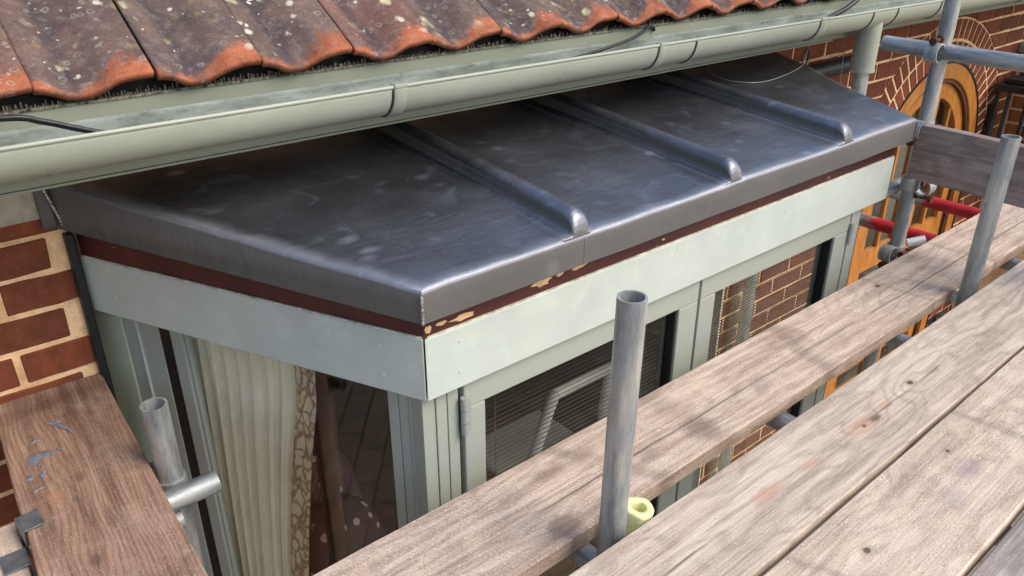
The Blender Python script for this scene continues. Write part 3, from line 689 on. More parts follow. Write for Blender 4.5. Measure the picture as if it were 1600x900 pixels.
# lead: one sheet per roll bay, drip edge all round
RX = [1.079, 1.590, 2.090]
P = off(.031)
def lead_sheet(xa, xb, left=False, right=False, lift=0):
    yf = P[1][1]-lift; pts = []
    if left: pts = [(P[0][0], 1.895), P[1] if not lift else (P[1][0], yf)]
    else: pts = [(xa, 1.895), (xa, yf)]
    pts += ([(P[2][0], yf), (P[3][0], 1.895)] if right else [(xb, yf), (xb, 1.895)])
    zb = [-.672 if (left and i == 0) or (right and i == len(pts)-1) else -.699 for i in range(len(pts))]
    zt = [LZ(y) for x, y in pts]
    # subdivided top for a hand-dressed, slightly uneven surface
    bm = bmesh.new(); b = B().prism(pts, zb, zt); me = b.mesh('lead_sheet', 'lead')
    bm.from_mesh(me)
    ed = [e for e in bm.edges if e.calc_face_angle(0) > .5 and all(abs(v.co.z-LZ(v.co.y)) < 1e-4 for v in e.verts)
          and ((e.verts[0].co.y < 1.1 and e.verts[1].co.y < 1.1) or (left and max(v.co.x for v in e.verts) < P[1][0]+.01) or (right and min(v.co.x for v in e.verts) > P[2][0]-.01))]
    bmesh.ops.bevel(bm, geom=ed, offset=.012, segments=5, affect='EDGES', profile=.5)
    for k in range(1, 22):
        y = 1.06+k*.04; bmesh.ops.bisect_plane(bm, geom=bm.verts[:]+bm.edges[:]+bm.faces[:], plane_co=(0, y, 0), plane_no=(0, 1, 0))
    x = .3
    while x < 2.9:
        bmesh.ops.bisect_plane(bm, geom=bm.verts[:]+bm.edges[:]+bm.faces[:], plane_co=(x, 0, 0), plane_no=(1, 0, 0)); x += .04
    for v in bm.verts:
        p = v.co
        nz = noise.noise((p.x*4, p.y*6, 3.1+lift*900))*.0050+noise.noise((p.x*14, p.y*18, 7))*.0012
        if p.z > -.66: p.z += nz
        if p.y < 1.09: p.y += noise.noise((p.x*7, p.z*14, 1))*.003
    for f in bm.faces: f.smooth = True
    for e in bm.edges: e.smooth = e.calc_face_angle(0) < .6 if len(e.link_faces) == 2 else True
    bm.to_mesh(me); bm.free()
    return link('lead_sheet', me, bay)
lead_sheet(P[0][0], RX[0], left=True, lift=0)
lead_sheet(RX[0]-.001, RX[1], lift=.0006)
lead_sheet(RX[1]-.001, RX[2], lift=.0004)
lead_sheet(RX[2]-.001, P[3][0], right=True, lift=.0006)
for rx in RX:                              # wood-cored rolls, toe dressed down and bossed round
    prof = [(-.052, -.004), (-.049, .0022), (-.034, .0022), (-.024, .006), (-.0215, .018), (-.021, .028), (-.014, .037), (-.003, .041), (.009, .038), (.017, .031), (.020, .022), (.0215, .012), (.0235, .005), (.027, .001), (.030, -.004)]
    st = [(1.895, 1), (1.7, 1), (1.5, 1), (1.3, 1), (1.16, 1), (1.115, 1), (1.104, 1), (1.096, .97), (1.088, .91), (1.081, .80), (1.075, .65), (1.070, .46), (1.066, .22), (1.0645, .06)]
    b = B(); vs = []; m_ = len(prof)
    for y, k in st:
        kx = 1-.30*(1-k)**2; sh = -.012*(1-k)
        for x, z in [(px*1.18, pz*1.12) for px, pz in prof]: vs.append((rx+x*kx+sh+.002*noise.noise((y*6, rx, 0)), y+(0 if z < .004 else 0), LZ(y)+(z*k if z > 0 else z)+.0012*noise.noise((y*9, x*60, rx))))
    fs = [(i*m_+k, i*m_+k+1, (i+1)*m_+k+1, (i+1)*m_+k) for i in range(len(st)-1) for k in range(m_-1)]
    b.add(vs, fs, True); b.f.append(tuple((len(st)-1)*m_+k for k in range(m_))); b.sm.append(False)
    b.ob('lead_roll', 'lead', bay)
# lap seam below each roll, welded corner, wall seam
B().path([(P[1][0]-.001, P[1][1]-.001, -.642+(-.057)*i/14) for i in range(15)], [.0022+.0012*(i % 2) for i in range(15)], 6).ob('corner_weld', 'solder', bay)
B().path([(P[2][0]+.001, P[2][1]-.001, -.642+(-.057)*i/14) for i in range(15)], [.0020+.001*(i % 2) for i in range(15)], 6).ob('corner_weld', 'lead', bay)
B().path([(P[0][0]-.004+.022*i/24, 1.872-.0035*(i % 2), -.578-.094*i/24) for i in range(25)], [.0026+.002*(i % 2) for i in range(25)], 5).ob('wall_seam', 'solder', bay)
B().box(P[0][0]-.022, P[0][0]+.005, 1.876, 1.899, -.668, -.572).ob('lead_upstand', 'lead', bay, .004)

def run(e_out, e_in, z0, z1, i0, i1, gap=0, t0=0, t1=1):
    """one straight board of the bay between corners i0 and i1"""
    a, b = off(e_out), off(e_in)
    def L(p, q, t): return (p[0]+(q[0]-p[0])*t, p[1]+(q[1]-p[1])*t)
    return B().prism([L(a[i0], a[i1], t0+gap), L(a[i0], a[i1], t1-gap), L(b[i0], b[i1], t1-gap), L(b[i0], b[i1], t0+gap)], z0, z1)
for i in range(3):
    run(-.006, -.03, -.765, -.665, i, i+1).ob('backing_board', 'maroon', bay)
fb = [run(.000, -.022, -.888, -.752, i, i+1, .0022 if i != 1 else .0009) for i in range(3)]
for b in fb: b.ob('fascia_board', 'fascia', bay, .0025)
for i in range(3): run(-.002, -.020, -.7525, -.7495, i, i+1, .004).ob('board_top_edge', 'edge', bay)
run(-.012, -.15, -.884, -.872, 0, 1).ob('soffit_lining', 'fascia', bay); run(-.012, -.15, -.884, -.872, 1, 2).ob('soffit_lining', 'fascia', bay); run(-.012, -.15, -.884, -.872, 2, 3).ob('soffit_lining', 'fascia', bay)
# flaked patches showing bare wood
def patch(cx, cz, w, h, seed, mat='peel'):
    rr = random.Random(seed); n_ = 14; vs = []
    for k in range(n_):
        a = 2*math.pi*k/n_; q = rr.uniform(.55, 1.1); vs.append((cx+w/2*q*math.cos(a), 1.0966, cz+h/2*q*math.sin(a)+(w*.0)*math.cos(a)))
    vs2 = [(x, 1.0985, z) for x, y, z in vs]
    B().add(vs+vs2, [tuple(range(n_)), tuple(range(2*n_-1, n_-1, -1))]+[(k, (k+1) % n_, n_+(k+1) % n_, n_+k) for k in range(n_)]).ob('flaked_patch', mat, bay)
for a in ((.995, -.728, .062, .018, 1), (1.045, -.724, .022, .010, 5), (1.098, -.722, .050, .016, 2), (.795, -.7365, .070, .014, 3), (.748, -.733, .03, .012, 4), (1.37, -.735, .012, .006, 8), (.715, -.735, .016, .02, 6)): patch(*a)
# screws in the fascia boards
sdir = Vector((.427, -.904, 0)); sn_ = Vector((-.904, -.427, 0))
def screw(p, nrm):
    p = Vector(p); B().path([p-nrm*.002, p+nrm*.0012], .0033, 10).ob('screw', 'screw', bay)
for t, z in ((.083, -.772), (.088, -.838), (.797, -.785), (.797, -.852)):
    screw(Vector((.320, 1.9, z))+Vector((.4274, -.904, 0))*t, sn_)
for x, z in ((.783, -.783), (.781, -.850), (2.352, -.782), (2.35, -.85), (1.42, -.77), (1.86, -.79)): screw((x, 1.092, z), Vector((0, -1, 0)))

for t, z, dt, dz in ((.640, -.768, .004, .016), (.655, -.772, .012, .008), (.662, -.778, .010, -.006), (.676, -.776, .006, .010), (.684, -.779, .016, .004), (.700, -.783, .008, .006), (.705, -.80, .010, .001), (.775, -.80, .010, -.020)):
    a = Vector((.320, 1.9, z))+sdir*t+sn_*.0004; b_ = Vector((.320, 1.9, z-dz))+sdir*(t+dt)+sn_*.0004
    B().path([a, (a+b_)/2+Vector((0, 0, .0015)), b_], .0007, 5).ob('scratch_mark', 'screw', bay)
# joinery: straight members on the left side, front and right side
SA = Vector((.347, 1.9128, 0)); SD = Vector((.4258, -.9048, 0)); SN = Vector((-.9048, -.4258, 0))
RA = Vector((2.334, 1.112, 0)); RD = Vector((.4258, .9048, 0)); RN = Vector((.9048, -.4258, 0))
FA = Vector((0, 1.112, 0)); FD = Vector((1, 0, 0)); FN = Vector((0, -1, 0))
def member(base, d, nrm, t0, t1, o0, o1, z0, z1):
    """box: t along the wall, o proud (+) of its face"""
    q = [base+d*t+nrm*o for t, o in ((t0, o0), (t1, o0), (t1, o1), (t0, o1))]
    return B().prism([(p.x, p.y) for p in q], z0, z1)
ZT, ZB_ = -.886, -2.86
left = lambda *a: member(SA, SD, SN, *a); rgt = lambda *a: member(RA, RD, RN, *a); frt = lambda *a: member(FA, FD, FN, *a)
left(-.062, .047, 0, -.05, ZB_, ZT).ob('side_panel', 'panel', bay, .002)
left(.049, .092, -.004, -.05, ZB_, ZT).ob('side_panel', 'frame', bay, .002)
left(.0925, .0975, .001, -.05, ZB_, ZT).ob('panel_bead', 'fascia', bay, .001)
left(.098, .160, -.004, -.05, ZB_, ZT).ob('side_panel', 'frame', bay, .002)
left(.1605, .1985, -.006, -.055, ZB_, ZT).ob('rubber_seal', 'black', bay)
left(.199, .236, -.000, -.022, ZB_, ZT).ob('side_frame', 'frame', bay, .003)
left(.2365, .245, -.006, -.022, ZB_, ZT).ob('glazing_bead', 'frame', bay, .002)
left(.2455, .783, -.006, -.03, ZT-.012, ZT).ob('side_head_rail', 'frame', bay, .002)
left(.247, .783, -.014, -.06, ZB_, ZB_+.14).ob('side_bottom_rail', 'frame', bay, .002)
left(.240, .788, -.013, -.018, ZB_+.1, ZT-.01).ob('side_glass', 'glass', bay)
# ribbed corner post, side half and front half
for t0, t1, o in ((.783, .806, 0), (.8068, .833, -.003), (.8338, .8405, .002), (.8413, .862, 0)): left(t0, t1, o, -.06, ZB_, ZT).ob('corner_post_rib', 'frame', bay, .0015)
for x0, x1, o in ((.702, .727, 0), (.7278, .734, -.003), (.7348, .757, 0), (.7578, .763, -.004), (.7638, .790, -.002)): frt(x0, x1, o, -.06, ZB_, ZT).ob('corner_post_rib', 'frame', bay, .0015)
frt(.7905, .7975, -.02, -.06, ZB_, ZT).ob('dark_gap', 'black', bay)
def casement(x0, x1, gx0, gx1):
    zt, gz = -.897, -.957
    ft = dict(bevel=.003)
    frt(x0, x1, .004, -.05, gz, zt).ob('sash_top_rail', 'frame', bay, .003)
    frt(x0, gx0, .004, -.05, ZB_, gz-.0005).ob('sash_stile', 'frame', bay, .003)
    frt(gx1, x1, .004, -.05, ZB_, gz-.0005).ob('sash_stile', 'frame', bay, .003)
    frt(gx0+.0005, gx1-.0005, .004, -.05, ZB_, ZB_+.2).ob('sash_bottom_rail', 'frame', bay, .003)
    frt(gx0, gx0+.006, -.004, -.03, ZB_+.2, gz-.001).ob('glazing_seal', 'black', bay)
    frt(gx1-.006, gx1, -.004, -.03, ZB_+.2, gz-.001).ob('glazing_seal', 'black', bay)
    frt(gx0+.001, gx1-.001, -.020, -.025, ZB_+.19, gz+.004).ob('window_glass', 'glass', bay)
casement(.800, 1.5450, .854, 1.471)
casement(1.5535, 2.268, 1.617, 2.192)
frt(1.5455, 1.553, -.02, -.06, ZB_, ZT).ob('dark_gap', 'black', bay)
frt(.80, 2.268, -.01, -.06, -.8965, ZT).ob('head_frame', 'frame', bay)
frt(2.2685, 2.2755, -.02, -.06, ZB_, ZT).ob('dark_gap', 'black', bay)
frt(2.276, 2.300, .003, -.06, ZB_, ZT).ob('corner_post_rib', 'frame', bay, .002)
frt(2.3005, 2.334, .000, -.06, ZB_, ZT).ob('corner_post_rib', 'frame', bay, .002)
rgt(0, .07, -.0005, -.06, ZB_, ZT).ob('side_frame', 'frame', bay, .003)
rgt(.0705, .74, -.014, -.05, ZT-.06, ZT).ob('side_head_rail', 'frame', bay, .003)
rgt(.0705, .74, -.014, -.05, ZB_, ZB_+.14).ob('side_bottom_rail', 'frame', bay, .003)
rgt(.07, .74, -.030, -.035, ZB_+.1, ZT-.05).ob('side_glass', 'glass', bay)
rgt(.7405, .92, 0, -.06, ZB_, ZT).ob('side_panel', 'frame', bay, .003)
B().prism([(.34, 1.9), (.72, 1.13), (2.31, 1.13), (2.69, 1.9)], GZ, ZB_-.002).ob('bay_plinth', 'stone', bay)
# hinges
for zt, zb in ((-.925, -1.015), (-1.75, -1.84), (-2.6, -2.69)):
    for k in range(3):
        a = zt+(zb-zt)*k/3; b_ = zt+(zb-zt)*(k+1)/3+.0015
        hg = B().path([(.797, 1.103, a), (.797, 1.103, b_)], .0085, 12).ob('hinge_barrel', 'hinge', bay)
    frt(.8005, .815, .007, .002, zb, zt).ob('hinge_leaf', 'hinge', bay, .001)
for zt, zb in ((-.93, -1.00), (-1.75, -1.84)):
    B().path([(2.272, 1.103, zt), (2.272, 1.103, zb)], .0075, 12).ob('hinge_barrel', 'hinge', bay)

# ------------------------------------------------------------------ room behind the glass
def struct(name, b, mat): return tag(b.ob(name, mat), kind='structure')
FLZ = -2.88
struct('room_floor', B().box(-1.2, 4.0, 2.19, 5.6, FLZ-.1, FLZ), 'floor_in')
struct('room_ceiling', B().box(-1.2, 4.0, 2.19, 5.6, -.50, -.45), 'wall_in')
struct('room_back_wall', B().box(-1.2, 4.0, 5.6, 5.7, FLZ, -.45), 'wall_in')
struct('room_left_wall', B().box(-1.25, -1.2, 2.19, 5.7, FLZ, -.45), 'wall_in')
struct('room_right_wall', B().box(4.0, 4.05, 2.19, 5.7, FLZ, -.45), 'wall_in')
struct('bay_floor', B().prism([(.40, 2.188), (.40, 1.86), (.76, 1.18), (2.26, 1.18), (2.58, 1.86), (2.58, 2.188)], FLZ-.1, FLZ-.001), 'floor_in')

def side_pt(t, o): return SA+SD*t+SN*o
def curtain_mesh(t0, t1, folds, depth, zt, zb, o0, flare=0, phase=0, nx=90, base=None):
    vs = []; fs = []; nz = 16; pt = base or side_pt
    for j in range(nz+1):
        f = j/nz; z = zt+(zb-zt)*f
        for i in range(nx+1):
            u = i/nx; t = t0+(t1-t0)*u+flare*(.24*(1-math.exp(-1.0*max(0, -1.0-z))))*((1 if flare < -1 else u) if base is None else 0)
            w = math.sin(u*folds*2*math.pi+phase+.6*noise.noise((u*3, f*2, 1)))*depth*(.6+.5*f)*(.75+.5*noise.noise((u*7, 0, 4)))
            w += depth*.35*math.sin(u*folds*4.3*math.pi+f*1.5)
            p = pt(t, o0+w); vs.append((p.x, p.y, z))
    for j in range(nz):
        for i in range(nx): a = j*(nx+1)+i; fs.append((a, a+1, a+nx+2, a+nx+1))
    return B().add(vs, fs, True)
cur = curtain_mesh(.168, .514, 8, .016, -.80, -2.8, -.052, flare=-1).ob('curtain', 'curtain')
tag(cur, 'pale cream pleated curtain hanging inside the left side pane of the bay window', 'curtain')
curtain_mesh(.515, .563, .8, .010, -.80, -2.8, -.050, phase=1, nx=14, flare=-1.0001).ob('patterned_edge', 'pattern', cur)
def rs(t, o): return RA+RD*t+RN*o
cur2 = curtain_mesh(.56, .74, 4, .02, -.93, -2.8, -.11, nx=50, base=rs).ob('curtain', 'curtain')
tag(cur2, 'narrow gathered curtain inside the right side pane, seen through the far casement', 'curtain')
post = B().box(.735, .778, 1.68, 1.73, FLZ, -.76).ob('wooden_post', 'brownwood', None, .006)
tag(post, 'dark brown upright timber post inside the bay, just right of the patterned curtain edge', 'post')
# venetian blinds behind the two casements
def blind(x0, x1, label, zlo, pitch=.0125):
    e = empty('venetian_blind', ((x0+x1)/2, 1.16, -.92)); tag(e, label, 'blind', 'venetian blinds in the front casements')
    B().box(x0, x1, 1.150, 1.175, -.945, -.925).ob('head_rail', 'slat', e, .002)
    s = B(); z = -.957
    while z > zlo:
        s.add([(x0, 1.153, z+.0024), (x1, 1.153, z+.0024), (x1, 1.162, z-.0034), (x0, 1.162, z-.0034)], [(0, 1, 2, 3)]); z -= pitch
    tag(s.ob('slats', 'slat', e), kind='stuff')
    for x in (x0+.08, x1-.08): B().path([(x, 1.1595, -.945), (x, 1.1595, zlo)], .0008, 5).ob('ladder_cord', 'slat', e)
blind(.84, 1.49, 'half open venetian blind behind the near casement, beside the ribbed corner post', -1.25)
blind(1.60, 2.21, 'half open venetian blind behind the far casement, beside the right hinge', -1.25, .0095)
# white tubular chair
ch = empty('chair', (1.95, 2.25, FLZ)); tag(ch, 'white tubular garden chair seen through the near casement of the bay window', 'chair')
zc = FLZ
B().path(smooth_pts([(1.78, 2.16, zc), (1.84, 2.13, zc+.45), (1.90, 2.10, zc+.72), (1.975, 2.10, zc+.90), (1.995, 2.10, zc+.925), (2.02, 2.10, zc+.93), (2.30, 2.10, zc+.93), (2.325, 2.10, zc+.90), (2.31, 2.11, zc+.66), (2.34, 2.16, zc)], 5), .025, 10).ob('back_frame', 'white', ch)
B().box(1.85, 2.33, 2.15, 2.58, zc+.42, zc+.45).ob('seat', 'white', ch, .01)
B().box(1.885, 2.31, 2.11, 2.125, zc+.52, zc+.60).ob('back_slat', 'white', ch, .004)
for x in (1.87, 2.31): B().path([(x, 2.53, zc+.43), (x, 2.55, zc)], .015, 8).ob('leg', 'white', ch)
# dotted armchair
ac = empty('armchair', (1.15, 2.35, FLZ)); tag(ac, 'round backed armchair in dotted brown fabric inside the bay behind the corner post', 'armchair')
def dome(cx, cy, cz, rx, ry, rz, mat, name):
    vs = []; fs = []; nu, nv = 20, 10
    for j in range(nv+1):
        a = math.pi/2*j/nv
        for i in range(nu):
            t = 2*math.pi*i/nu; e = .72
            f = lambda q: math.copysign(abs(q)**e, q)
            vs.append((cx+rx*f(math.cos(t))*math.cos(a)**.45, cy+ry*f(math.sin(t))*math.cos(a)**.45, cz+rz*math.sin(a)))
    for j in range(nv):
        for i in range(nu): fs.append((j*nu+i, j*nu+(i+1) % nu, (j+1)*nu+(i+1) % nu, (j+1)*nu+i))
    fs.append(tuple(reversed(range(nu))))
    B().add(vs, fs, True).ob(name, mat, ac)
dome(.97, 2.16, FLZ+.12, .20, .18, .73, 'dots', 'seat_cushion'); dome(1.02, 2.42, FLZ+.12, .20, .10, .78, 'dots', 'backrest')
for x, y in ((.84, 2.06), (1.10, 2.06), (.86, 2.44), (1.16, 2.44)): B().path([(x, y, FLZ+.13), (x, y, FLZ)], [.022, .015], 8).ob('leg', 'brownwood', ac)
cu_ = empty('cushion', (1.62, 1.35, -1.5)); 

bpy.data.objects.remove(cu_)

# ------------------------------------------------------------------ scaffold boards
ZB = -1.05
def board(name, L, Wd, T, mat, label, p0, p1, side=1, taper=0, notch=None, end_band=False, group=None):
    """p0 -> p1 is the edge nearest the house (local X); the board spreads towards local -Y; top at local z=0"""
    p0, p1 = Vector(p0), Vector(p1); d = (p1-p0).normalized(); L = (p1-p0).length
    N = 60; prof = []; T_ = T; c = .003
    b = B(); vs = []; fs = []
    for i in range(N+1):
        x = L*i/N; w = Wd+taper*(i/N)
        e0 = .0018*noise.noise((x*9, 0, Wd*70)); e1 = .0018*noise.noise((x*9, 5, Wd*70)); 
        sec = [(-w+c+e1, 0), (-w*.75, .0005), (-w*.5-.002, 0), (-w*.5, -.0022 if notch else 0), (-w*.5+.002, 0), (-w*.25, .0005), (-c+e0, 0), (e0, -c), (e0, -T_+c), (-c+e0, -T_), (-w+c+e1, -T_), (-w+e1, -T_+c), (-w+e1, -c)]
        cup = lambda y: .0022*noise.noise((x*1.3, y*4, L))
        vs += [(x, y, z+(cup(y) if z > -.01 else cup(y))) for y, z in sec]
    m_ = 13
    for i in range(N):
        for k in range(m_): fs.append((i*m_+k, (i+1)*m_+k, (i+1)*m_+(k+1) % m_, i*m_+(k+1) % m_))
    fs += [tuple(range(m_)), tuple(N*m_+k for k in reversed(range(m_)))]
    b.add(vs, fs)
    ya = up.cross(d).normalized(); za = d.cross(ya)
    mw = Matrix(((d.x, ya.x, za.x, p0.x), (d.y, ya.y, za.y, p0.y), (d.z, ya.z, za.z, p0.z), (0, 0, 0, 1)))
    o = link(name, b.mesh(name, mat), None, mw=mw); tag(o, label, 'board', group or 'scaffold boards'); return o
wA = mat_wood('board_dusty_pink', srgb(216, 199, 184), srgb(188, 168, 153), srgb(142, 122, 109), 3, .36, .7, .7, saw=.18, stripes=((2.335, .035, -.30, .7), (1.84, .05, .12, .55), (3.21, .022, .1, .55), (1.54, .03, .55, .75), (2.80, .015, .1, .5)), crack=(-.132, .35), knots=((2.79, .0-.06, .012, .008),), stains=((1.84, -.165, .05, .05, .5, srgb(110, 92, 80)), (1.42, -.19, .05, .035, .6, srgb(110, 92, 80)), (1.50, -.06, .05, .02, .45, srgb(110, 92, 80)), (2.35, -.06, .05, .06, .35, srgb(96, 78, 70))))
wB = mat_wood('board_bleached', srgb(216, 204, 190), srgb(192, 176, 160), srgb(142, 126, 112), 11, .22, .45, .4, knots=((2.212, -.093, .011, .007), (1.981, -.108, .006, .004)), stains=((1.981, -.108, .075, .024, .6, srgb(190, 150, 128)), (1.653, -.097, .05, .020, .6, srgb(190, 150, 128)), (1.785, -.102, .03, .014, .5, srgb(190, 150, 128)), (2.08, -.10, .04, .012, .5, srgb(190, 150, 128))), crack=(-.104, .5))
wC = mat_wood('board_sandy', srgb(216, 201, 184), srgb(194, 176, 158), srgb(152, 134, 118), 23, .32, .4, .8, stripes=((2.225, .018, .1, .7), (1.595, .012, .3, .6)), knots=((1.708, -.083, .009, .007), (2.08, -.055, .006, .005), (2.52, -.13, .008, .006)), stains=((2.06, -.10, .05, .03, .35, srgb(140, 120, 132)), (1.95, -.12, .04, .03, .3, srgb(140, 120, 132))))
wD = mat_wood('board_grey', srgb(190, 182, 174), srgb(158, 149, 143), srgb(112, 104, 99), 31, .3, .8, .25)
wE = mat_wood('board_brown', srgb(176, 146, 126), srgb(146, 116, 98), srgb(92, 69, 57), 41, .6, 2.0, .3, stripes=((.05, .035, .1, .5),), stains=((.382, -.121, .022, .012, .6, srgb(100, 82, 72)), (.448, -.141, .014, .009, .6, srgb(100, 82, 72)), (.638, -.145, .02, .014, .6, srgb(100, 82, 72)), (.54, -.10, .05, .012, .5, srgb(96, 78, 70)), (.42, -.17, .03, .02, .3, srgb(180, 116, 76))))
wF = mat_wood('board_grey_upright', srgb(172, 156, 148), srgb(146, 130, 122), srgb(102, 88, 82), 53, .4, .7, .2)
inner = board('scaffold_board', 0, .232, .038, wA, 'dusty pinkish scaffold board nearest the bay window, split along its middle', (-.62, .990, ZB), (3.35, 1.008, ZB), taper=-.028, notch=True)
b1 = board('scaffold_board', 0, .193, .038, wB, 'bleached knotty scaffold board behind the middle scaffold pole, second from the bay window', (-.55, .664, ZB+.05), (3.3, .722, ZB+.05), taper=.0)
b2 = board('scaffold_board', 0, .204, .038, wC, 'sandy stained scaffold board, third from the bay window', (-.6, .4515, ZB+.05), (3.35, .529, ZB+.05), taper=.01)
b3 = board('scaffold_board', 0, .215, .038, wD, 'grey weathered scaffold board cut off by the bottom right corner of the photo', (-.5, .243, ZB+.046), (3.25, .300, ZB+.046))
b4 = board('scaffold_board', 0, .215, .038, wC, 'scaffold board outermost on the platform, out of the photo below its right corner', (-.5, .018, ZB+.05), (3.25, .075, ZB+.05))
# left board runs at right angles to the wall
lb = board('scaffold_board', 0, .232, .038, wE, 'brown scaffold board with silver paint splashes, running to the brick wall at the left', (.3025, 1.893, ZB), (.2235, .60, ZB))
lb2 = board('scaffold_board', 0, .20, .038, wC, 'grey scaffold board in the bottom left corner, gripped by the zinc clips', (.034, 1.50, ZB-.03), (-.014, .60, ZB-.03))
def splash(cx, cy, w, h, rot, seed, par=lb):
    rr = random.Random(seed); n_ = 28; vs = []
    for k in range(n_):
        a = 2*math.pi*k/n_; q = 1+.38*math.sin(2*a+seed)+.22*math.sin(3*a+seed*2)+.1*math.sin(5*a+seed*3); x, y = w/2*q*math.cos(a), h/2*q*math.sin(a)
        vs.append((cx+x*math.cos(rot)-y*math.sin(rot), cy+x*math.sin(rot)+y*math.cos(rot), ZB+.0018))
    top = [(cx+(x-cx)*.8, cy+(y-cy)*.8, z+.0012) for x, y, z in vs]
    B().add(vs+top, [tuple(range(n_, 2*n_))]+[(k, (k+1) % n_, n_+(k+1) % n_, n_+k) for k in range(n_)], True).ob('paint_splash', 'silver', par)
for a in ((.103, 1.635, .026, .040, .3, 1), (.127, 1.640, .012, .034, .5, 2), (.176, 1.715, .010, .060, .25, 3), (.165, 1.745, .030, .010, .1, 4), (.081, 1.575, .016, .014, 0, 5), (.104, 1.572, .013, .016, 0, 6), (.085, 1.528, .016, .008, 0, 7), (.150, 1.640, .006, .018, 0, 8), (.120, 1.70, .020, .012, .6, 9), (.11, 1.60, .008, .008, 0, 10)): splash(*a)
# Z shaped clips
def clip(cx, cy, z_hi, z_lo, sgn, label, zr=0):
    t = .003; w = .050
    b = B()
    b.box(0, .036, -w/2, w/2, z_hi, z_hi+t); b.box(-t, 0, -w/2, w/2, z_lo, z_hi+t); b.box(-.036, -t, -w/2, w/2, z_lo, z_lo+t)
    o = b.ob('board_clip', 'clip', None, .0012, 2, (cx, cy, 0)); o.rotation_euler = (0, 0, zr)
    tag(o, label, 'clip', 'zinc clips holding the left boards')
clip(.037, 1.437, ZB+.004, ZB-.050, 1, 'zinc clip lapping onto the brown splashed board', .06)
o = B().box(-.036, .004, -.026, .026, 0, .003).box(.004, .007, -.026, .026, -.045, .003).ob('board_clip', 'clip', None, .0012, 2, (.026, 1.385, ZB-.027))
tag(o, 'zinc clip lapping onto the grey board in the bottom left corner', 'clip', 'zinc clips holding the left boards')
# toe board on edge at the far end
tb = B(); N = 30
for i in range(N):
    y0, y1 = -.4+1.495*i/N, -.4+1.495*(i+1)/N
for (seg,) in ((0,),):
    L = 1.50; vs = []; fs = []
    for i in range(N+1):
        x = L*i/N; e = .0022*noise.noise((x*6, 3, 0)); vs += [(x, -.019, 0+e), (x, .019, 0+e), (x, .019, -.172+e), (x, -.019, -.172-e)]
    for i in range(N):
        for k in range(4): fs.append((i*4+k, (i+1)*4+k, (i+1)*4+(k+1) % 4, i*4+(k+1) % 4))
    fs += [(0, 1, 2, 3), (N*4+3, N*4+2, N*4+1, N*4)]
    me = B().add(vs, fs).mesh('toe_board', wF, .002)
    toe = link('toe_board', me, None, mw=frame_matrix((2.565, 1.092, -.670), (2.565, -.40, -.682), x=True))
    tag(toe, 'weathered grey toe board standing on edge at the far end of the platform', 'board')

# ------------------------------------------------------------------ the scaffold
sc = empty('scaffold', (.829, .7155, GZ)); tag(sc, 'galvanised tube scaffold with two red ended transoms, standing round the bay window', 'scaffold')
def pole(name, p0, p1, mat='galv', r=.0235):
    L = (Vector(p1)-Vector(p0)).length; ri = r-.004; n_ = 28; vs = []; fs = []
    for z, rr in ((0, ri), (0, r), (L*.5, r), (L, r), (L, ri), (max(0, L-.35), ri)):
        vs += [(rr*math.cos(2*math.pi*k/n_), rr*math.sin(2*math.pi*k/n_), z) for k in range(n_)]
    for j in range(5):
        for k in range(n_): fs.append((j*n_+k, j*n_+(k+1) % n_, (j+1)*n_+(k+1) % n_, (j+1)*n_+k))
    b = B().add(vs, fs, True); b.f.append(tuple(5*n_+k for k in range(n_))); b.sm.append(False)
    me = b.mesh(name, mat); 
    for e in me.edges: pass
    bm = bmesh.new(); bm.from_mesh(me)
    for e in bm.edges:
        if len(e.link_faces) == 2 and e.calc_face_angle(0) > .7: e.smooth = False
    bm.to_mesh(me); bm.free()
    return link(name, me, sc, mw=frame_matrix(p0, p1))
def line(pa, pb, z):                       # point at height z on the line pa-pb
    t = (z-pa[2])/(pb[2]-pa[2]); return tuple(pa[i]+(pb[i]-pa[i])*t for i in range(3))
PM0, PM1 = (.8240, .7155, -1.043), (.8325, .7155, -.556)
PR0, PR1 = (2.318, .752, -1.06), (2.318, .752, -.592)
pole('upright_pole', line(PM0, PM1, -2.2), PM1); pole('upright_pole', line(PR0, PR1, -2.2), PR1)
pole('upright_pole', (2.604, 1.100, GZ), (2.604, 1.096, .55), r=.0225)
pole('upright_pole', (.305, 1.462, GZ), (.308, 1.462, -.914), r=.0255)
pole('guard_rail', (2.598, 1.275, -.456), (2.580, -.60, -.462), r=.0235)
pole('stub_pole', (.215, 1.412, -1.112), (.382, 1.408, -1.108), r=.0235)
redm = mat_galv('red_ended_steel', red=(.14, .62)); redm2 = mat_galv('red_banded_steel', red=(.165, .62))
pole('transom_pole', (3.142, 1.405, -1.112), (3.19, -.25, -1.112), redm); pole('transom_pole', (2.772, 1.45, -1.112), (2.80, -.25, -1.112), redm2)
for x in (.820, 1.462, 2.025): pole('transom_pole', (x, 1.03, -1.1135), (x+.01, -.25, -1.1135))
pole('ledger_pole', (-.6, .62, -1.165), (3.4, .665, -1.165))
pole('ledger_pole', (2.50, 1.152, -.905), (2.70, 1.150, -.905), r=.0225)
pole('ledger_pole', (-.4, 1.415, -1.162), (.30, 1.412, -1.162), r=.0225)
